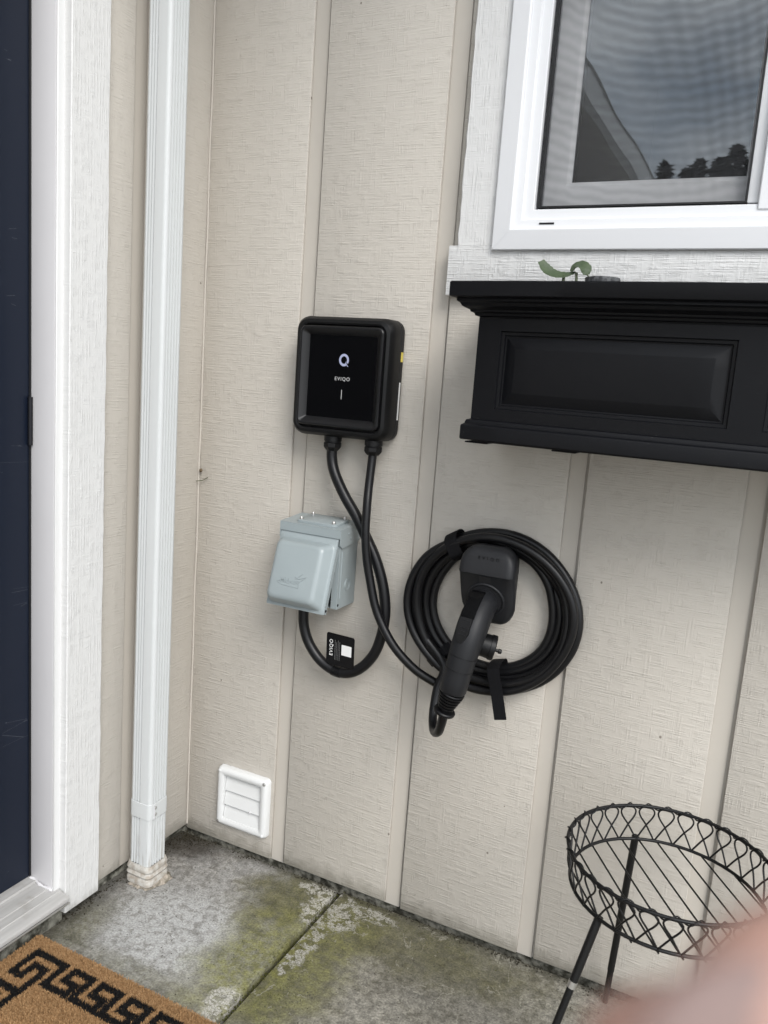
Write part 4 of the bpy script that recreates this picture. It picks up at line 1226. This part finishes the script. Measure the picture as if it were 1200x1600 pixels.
b = B(); b.box(PX0 + 0.006, PX1 - 0.006, PY + 0.012, -0.034, 1.10, 1.275); b.build('soil_fill', M['soil'], wb)

# nursery pot and seedling showing over the rim
pt = empty('plant_pot', (0.911, -0.125, 1.275), 'small dusty dark pot just showing over the window box rim', 'pot')
b = B(); b.lathe((0.911, -0.125, 1.276), (0, 0, 1), [(0, 0.018), (0.055, 0.0255), (0.0555, 0.0275), (0.0645, 0.0285), (0.0665, 0.0275), (0.0668, 0.0250), (0.060, 0.0245), (0.0595, 0.001)], 22)
b.build('pot_wall', M['pot'], pt, smooth=40)
b = B(); b.lathe((0.911, -0.125, 1.3365), (0, 0, 1), [(0, 0.0240), (0.006, 0.0190), (0.0085, 0.009), (0.009, 0)], 14); b.build('pot_soil', M['soil'], pt, smooth=60)
pl = empty('seedling', (0.852, -0.120, 1.275), 'small green seedling with curled leaves in the window box', 'plant')
def leaf(spine, widths, up, thick=0.0012):
    sp_l = catmull(spine, 5); n_ = len(sp_l)
    b = B(); lps_ = []
    for i, p in enumerate(sp_l):
        t_ = (sp_l[min(i + 1, n_ - 1)] - sp_l[max(i - 1, 0)]).normalized()
        s_ = t_.cross(Vector(up)).normalized(); nn = s_.cross(t_)
        f = i / (n_ - 1) * (len(widths) - 1); k = min(int(f), len(widths) - 2); w_ = widths[k] + (widths[k + 1] - widths[k]) * (f - k)
        w_ *= 1 + 0.06 * math.sin(i * 2.3)
        lps_.append([p - s_ * w_ + nn * w_ * 0.25, p - s_ * w_ * 0.5, p - nn * 0.0004, p + s_ * w_ * 0.5, p + s_ * w_ + nn * w_ * 0.25, p + s_ * w_ * 0.5 + nn * thick, p + nn * thick, p - s_ * w_ * 0.5 + nn * thick])
    b.loft(lps_)
    return b.build('leaf', M['leaf'], pl, smooth=60)
leaf([(0.8640, -0.118, 1.3520), (0.8480, -0.120, 1.3465), (0.8310, -0.122, 1.3470), (0.8165, -0.124, 1.3540), (0.8040, -0.125, 1.3690)], [0.0030, 0.0085, 0.0110, 0.0115, 0.0065], (0.1, -0.62, 0.78))
leaf([(0.8560, -0.118, 1.3530), (0.8630, -0.119, 1.3610), (0.8720, -0.120, 1.3630), (0.8800, -0.121, 1.3570), (0.8825, -0.121, 1.3480)], [0.004, 0.0105, 0.0125, 0.0110, 0.005], (0.1, -0.55, 0.83))
B().tube(catmull([(0.843, -0.121, 1.276), (0.8445, -0.121, 1.32), (0.8455, -0.121, 1.3465)], 5), 0.0026, 7).build('stem', M['stem'], pl, smooth=80)
B().tube(catmull([(0.862, -0.119, 1.276), (0.8665, -0.1195, 1.33), (0.8655, -0.1195, 1.352)], 5), [0.0024] * 11, 7).build('stem', M['stem'], pl, smooth=80)
B().tube(catmull([(0.8815, -0.121, 1.3510), (0.8880, -0.122, 1.3400), (0.8900, -0.123, 1.30)], 5), 0.0012, 6).build('stem', M['stem'], pl, smooth=80)

# ------------------------------------------------------------------ wire basket stand
bs = empty('basket_stand', (1.140, -0.240, 0.0), 'black wire basket plant stand with thin legs by the wall', 'plant stand')
BC = Vector((1.1405, -0.240, 0.0)); RT, RB, HT, HB = 0.1570, 0.1480, 0.4500, 0.3920
def ring(r, z, k, n_=72): a = 2 * math.pi * k / n_; return Vector((BC.x + r * math.cos(a), BC.y + r * math.sin(a), z))
B().tube([ring(RT, HT, k) for k in range(72)], 0.0028, 8, closed=True).build('top_ring', M['wire'], bs, smooth=80)
B().tube([ring(RB, HB, k) for k in range(72)], 0.0028, 8, closed=True).build('bottom_ring', M['wire'], bs, smooth=80)
# wire wound in long turns about the top ring
wp = []
for k in range(480):
    a = 2 * math.pi * k / 480; q = 30 * a
    rr2 = RT + 0.0042 * math.cos(q)
    wp.append((BC.x + rr2 * math.cos(a), BC.y + rr2 * math.sin(a), HT + 0.0042 * math.sin(q)))
B().tube(wp, 0.0013, 5, closed=True).build('wound_wire', M['wire'], bs, smooth=80)
NL = 30
pit_ = 2 * math.pi / NL
# ribbon shaped loop: feet apart, crossing, round at the top
rib = [(-0.54, 0.0), (-0.26, 0.25), (0.0, 0.48), (0.30, 0.70), (0.40, 0.86), (0.27, 0.975), (0.0, 0.998), (-0.27, 0.975), (-0.40, 0.86), (-0.30, 0.70), (0.0, 0.48), (0.26, 0.25), (0.54, 0.0)]
for k in range(NL):
    a0 = pit_ * k + 0.05
    pts = []
    for j, (u, v) in enumerate(rib):
        a = a0 + u * pit_
        lift = 0.0016 if j < 6 else -0.0016
        r_ = RB + (RT - RB) * v + lift * (1 - abs(v - 0.44) * 1.2)
        z_ = HB + (HT - HB) * v
        pts.append((BC.x + r_ * math.cos(a), BC.y + r_ * math.sin(a), z_ - 0.002))
    B().tube(catmull(pts, 3), 0.0016, 5).build('scroll_wire', M['wire'], bs, smooth=80)
# straight wires across the bottom
dv_ = Vector((math.cos(R(-58)), math.sin(R(-58)), 0)); pv_ = Vector((-dv_.y, dv_.x, 0))
for k in range(-4, 6):
    o_ = (k - 0.35) * 0.0305
    if abs(o_) > RB - 0.006: continue
    L_ = math.sqrt(RB * RB - o_ * o_)
    c0_ = Vector((BC.x, BC.y, HB - 0.003)) + pv_ * o_
    B().tube([c0_ - dv_ * (L_ + 0.004), c0_ + dv_ * (L_ + 0.004)], 0.0015, 6).build('floor_wire', M['wire'], bs, smooth=80)
# three legs with a bright sleeve where the halves join
def leg(top, foot, fj):
    top, foot = Vector(top), Vector(foot)
    d = (foot - top).normalized()
    mid_ = top.lerp(foot, fj)
    b = B(); b.tube([top - d * 0.006, mid_ + d * 0.005, mid_ + d * 0.0051, foot], [0.0064, 0.0064, 0.0056, 0.0056], 10)
    lo = b.build('leg', M['wire'], bs, smooth=50)
    if fj < 0.25:
        b = B(); b.tube([mid_, mid_ + d * 0.0105], 0.0067, 10); b.build('leg_sleeve', M['steel'], lo, smooth=50)
leg((1.060, -0.360, 0.386), (0.975, -0.452, 0.001), 0.245)
leg((1.072, -0.104, 0.389), (1.050, -0.030, 0.001), 0.78)
leg((1.287, -0.255, 0.389), (1.385, -0.262, 0.001), 0.26)

# ------------------------------------------------------------------ coir mat
mt = empty('doormat', (0.016, -0.465, 0.0), 'tan coir doormat with a black Greek key border by the door', 'doormat')
MX, MY, MW, MD = 0.016, -0.465, 0.76, 0.45
# strokes of the printed border as rectangles: across from the left edge, down from the far edge
KW = 0.0150
rects = []
def H(a0, a1, b0): rects.append((a0, a1, b0, b0 + KW))
def V(a0, b0, b1): rects.append((a0, a0 + KW, b0, b1))
# corner spiral
H(0.030, 0.120, 0.029); V(0.030, 0.029, 0.102); H(0.030, 0.068, 0.087); V(0.053, 0.056, 0.102); H(0.053, 0.097, 0.056); V(0.082, 0.056, 0.133); H(0.030, 0.097, 0.118)
V(0.105, 0.029, 0.096)
def unit(a, flip=False, base=0.0):
    q = [(a - KW, a + 0.053, 0.081, 0.096), (a + 0.038, a + 0.053, 0.056, 0.096), (a + 0.010, a + 0.053, 0.056, 0.071), (a + 0.010, a + 0.025, 0.029, 0.071), (a + 0.010, a + 0.069, 0.029, 0.044), (a + 0.054, a + 0.069, 0.029, 0.096)]
    for (p0, p1, q0, q1) in q:
        rects.append((q0, q1, p0 + base, p1 + base) if flip else (p0, p1, q0, q1))
for k in range(9): unit(0.120 + 0.069 * k)
for k in range(4): unit(0.120 + 0.069 * k, True, 0.013)
def inkey(a, b_):
    for (p0, p1, q0, q1) in rects:
        if p0 <= a <= p1 and q0 <= b_ <= q1: return True
    return False
b = B(); b.box(MX + 0.002, MX + MW - 0.002, MY - MD + 0.002, MY - 0.002, 0.001, 0.0085)
b.build('backing', M['coir'], mt)
vs, fs, mi = [], [], []
rm = random.Random(9)
def bristle(a, b_, dense_):
    h = rm.uniform(0.0125, 0.0165); w_ = rm.uniform(0.00045, 0.0008) * (1 if dense_ else 1.7)
    ang_ = rm.uniform(0, math.pi); ln = rm.uniform(0, 0.0032); la = rm.uniform(0, 6.28)
    x, y = MX + a, MY - b_
    dx, dy = math.cos(ang_) * w_, math.sin(ang_) * w_
    tx, ty = x + math.cos(la) * ln, y + math.sin(la) * ln
    i = len(vs)
    vs.extend(((x - dx, y - dy, 0.007), (x + dx, y + dy, 0.007), (tx + dx * .7, ty + dy * .7, h), (tx - dx * .7, ty - dy * .7, h)))
    fs.append((i, i + 1, i + 2, i + 3))
    k = inkey(a + rm.gauss(0, 0.0006), b_ + rm.gauss(0, 0.0006))
    if rm.random() < 0.006: k = not k if k else k
    mi.append(1 if k else 0)
# the near corner that the photograph shows is dense, the rest of the mat coarser
st = 0.00105
na = int(0.46 / st); nb = int(0.175 / st)
for i in range(na):
    for j in range(nb):
        bristle((i + rm.random()) * st, (j + rm.random()) * st, True)
st2 = 0.0027
for i in range(int(MW / st2)):
    for j in range(int(MD / st2)):
        a, b_ = (i + rm.random()) * st2, (j + rm.random()) * st2
        if a > 0.46 or b_ > 0.175:
            bristle(a, b_, False)
me = bpy.data.meshes.new('bristles')
me.from_pydata([(x - MX, y - MY, z) for x, y, z in vs], [], fs)
me.materials.append(M['coir']); me.materials.append(M['coir_black'])
me.polygons.foreach_set('material_index', mi)
br = bpy.data.objects.new('bristles', me); COL.objects.link(br); br.parent = mt
br['kind'] = 'stuff'

# ------------------------------------------------------------------ small dead insect cocoon in the corner
ck = empty('cobweb_debris', (0.016, -0.010, 0.905), 'tiny brown scrap of cobweb debris stuck in the wall corner', 'debris')
b = B(); b.tube(catmull([(0.010, -0.006, 0.912), (0.013, -0.009, 0.916), (0.017, -0.010, 0.914)], 4), [0.002, 0.003, 0.0036, 0.004, 0.0042, 0.004, 0.0032, 0.0022, 0.001], 7)
b.build('cocoon', plain('brown_scrap', (0.12, 0.085, 0.05), 0.9, bump=0.5, bscale=600), ck, smooth=80)
B().tube(catmull([(0.004, -0.014, 0.890), (0.018, -0.008, 0.893), (0.030, -0.004, 0.901)], 4), 0.0009, 5).build('twig', M['stem'], ck, smooth=80)

# ------------------------------------------------------------------ trees across the road, seen only as a reflection in the pane
n = NM('conifer_foliage', 0.7, (0.03, 0.05, 0.025), 0.2)
n.color(n.mix(n.noise(1.2, detail=3), (0.018, 0.034, 0.016), (0.045, 0.068, 0.030)))
M['foliage'] = n.m
M['bark'] = plain('brown_bark', (0.07, 0.05, 0.035), 0.9, var=0.3)
def conifer(x, y, h, rad, label, seed):
    r_ = random.Random(seed)
    t = empty('conifer_tree', (x, y, -0.05), label, 'tree', 'conifers across the way')
    b = B(); b.tube([(x, y, -0.05), (x + 0.05, y, h * 0.5), (x, y, h * 0.97)], [0.18, 0.1, 0.02], 8); b.build('trunk', M['bark'], t, smooth=60)
    b = B()
    for k in range(3000):
        f = r_.random() ** 0.7
        z = h * (0.12 + 0.88 * f)
        R_ = rad * (1 - f) ** 0.62 * (0.75 + 0.35 * math.sin(z * 5 + seed))
        a = r_.uniform(0, 6.283); q = R_ * math.sqrt(r_.random())
        c0_ = Vector((x + q * math.cos(a), y + q * math.sin(a), z - q * 0.25))
        s_ = r_.uniform(0.05, 0.15)
        d1 = Vector((math.cos(a), math.sin(a), r_.uniform(-0.5, 0.3))).normalized() * s_ * 1.6
        d2 = Vector((-math.sin(a), math.cos(a), r_.uniform(-0.5, 0.5))).normalized() * s_ * 0.6
        b.poly([c0_ - d2, c0_ + d1, c0_ + d2, c0_ - d1 * 0.6])
    b.build('crown', M['foliage'], t)
for k, (x, y, h, rad, lb) in enumerate([(-3.3, -22, 7.1, 1.7, 'leftmost dark tree mirrored low in the window pane'), (-2.45, -21.5, 7.25, 1.6, 'second dark tree from the left mirrored at the foot of the pane'), (-1.7, -22.5, 7.5, 1.7, 'dark tree mirrored at the middle of the pane foot'),
                                      (-0.75, -22, 7.7, 1.8, 'tallest dark tree mirrored at the right foot of the pane'), (-2.9, -23, 7.25, 1.5, 'lower dark tree mirrored between the two leftmost ones'), (-2.1, -23, 7.45, 1.6, 'lower dark tree mirrored left of the middle of the pane foot'), (-1.25, -23.5, 7.75, 1.6, 'lower dark tree mirrored beside the tallest one, on its left'), (0.6, -21, 7.5, 1.6, 'dark tree just right of the mirrored tallest one'), (2.8, -22, 7.3, 1.8, 'rightmost dark tree across from the house')]):
    conifer(x, y, h, rad, lb, k + 1)

# ------------------------------------------------------------------ fingers of whoever holds the phone, right at the lens
n = NM('pink_skin', 0.5, (0.33, 0.195, 0.168), 0.4)
n.color(n.mix(n.noise(120, detail=3), (0.32, 0.185, 0.145), (0.38, 0.225, 0.180)))
n.b.inputs['Subsurface Weight'].default_value = 0.15
n.b.inputs['Subsurface Radius'].default_value = (0.004, 0.0015, 0.001)
M['skin'] = n.m
def at(px, py, d):
    """a point d metres before the lens"""
    return CP + (cf + cr * ((px - 600) / 1260.5) - cu * ((py - 800) / 1260.5)) * d
pf = empty('person', at(1330, 1800, 0.055), 'out of focus pink fingertips at the lower right corner', 'person')
b = B()
def finger(pts, rad):
    P3 = catmull(pts, 5)
    n_ = len(P3)
    rr2 = []
    for i in range(n_):
        f = i / (n_ - 1) * (len(rad) - 1); k = min(int(f), len(rad) - 2); rr2.append(rad[k] + (rad[k + 1] - rad[k]) * (f - k))
    b.tube(P3, rr2, 16)
f1 = [at(1118, 1640, 0.046), at(1133, 1631, 0.046), at(1182, 1602, 0.047), at(1300, 1558, 0.050), at(1470, 1586, 0.056), at(1640, 1790, 0.064)]
f2 = [at(940, 1722, 0.050), at(958, 1714, 0.050), at(1016, 1690, 0.051), at(1165, 1690, 0.054), at(1400, 1770, 0.060), at(1600, 1950, 0.068)]
finger(f1, [0.0012, 0.0034, 0.0050, 0.0062, 0.0074, 0.0082])
finger(f2, [0.0012, 0.0036, 0.0052, 0.0062, 0.0072, 0.0082])
finger([at(1560, 1700, 0.060), at(1640, 1900, 0.066), at(1700, 2200, 0.075), at(1700, 2600, 0.09)], [0.006, 0.014, 0.018, 0.018])
ho = b.build('hand', M['skin'], pf, smooth=80)
rmd = ho.modifiers.new('merge', 'REMESH'); rmd.mode = 'VOXEL'; rmd.voxel_size = 0.0009; rmd.use_smooth_shade = True
# nail-shaped patch on the fingertip, its grey paints in the finger's shaded underside
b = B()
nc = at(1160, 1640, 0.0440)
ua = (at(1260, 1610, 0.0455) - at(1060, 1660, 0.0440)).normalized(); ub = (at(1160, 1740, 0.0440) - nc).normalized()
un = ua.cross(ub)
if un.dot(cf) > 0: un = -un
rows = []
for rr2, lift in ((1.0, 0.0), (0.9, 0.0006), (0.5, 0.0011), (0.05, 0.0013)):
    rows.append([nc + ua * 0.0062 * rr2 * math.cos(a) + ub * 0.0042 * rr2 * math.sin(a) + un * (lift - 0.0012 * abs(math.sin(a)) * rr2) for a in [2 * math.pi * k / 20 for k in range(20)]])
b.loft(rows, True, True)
b.build('finger_shade_patch', plain('grey_pink_finger_shade', (0.19, 0.135, 0.122), 0.6, 0.2), pf, smooth=80)
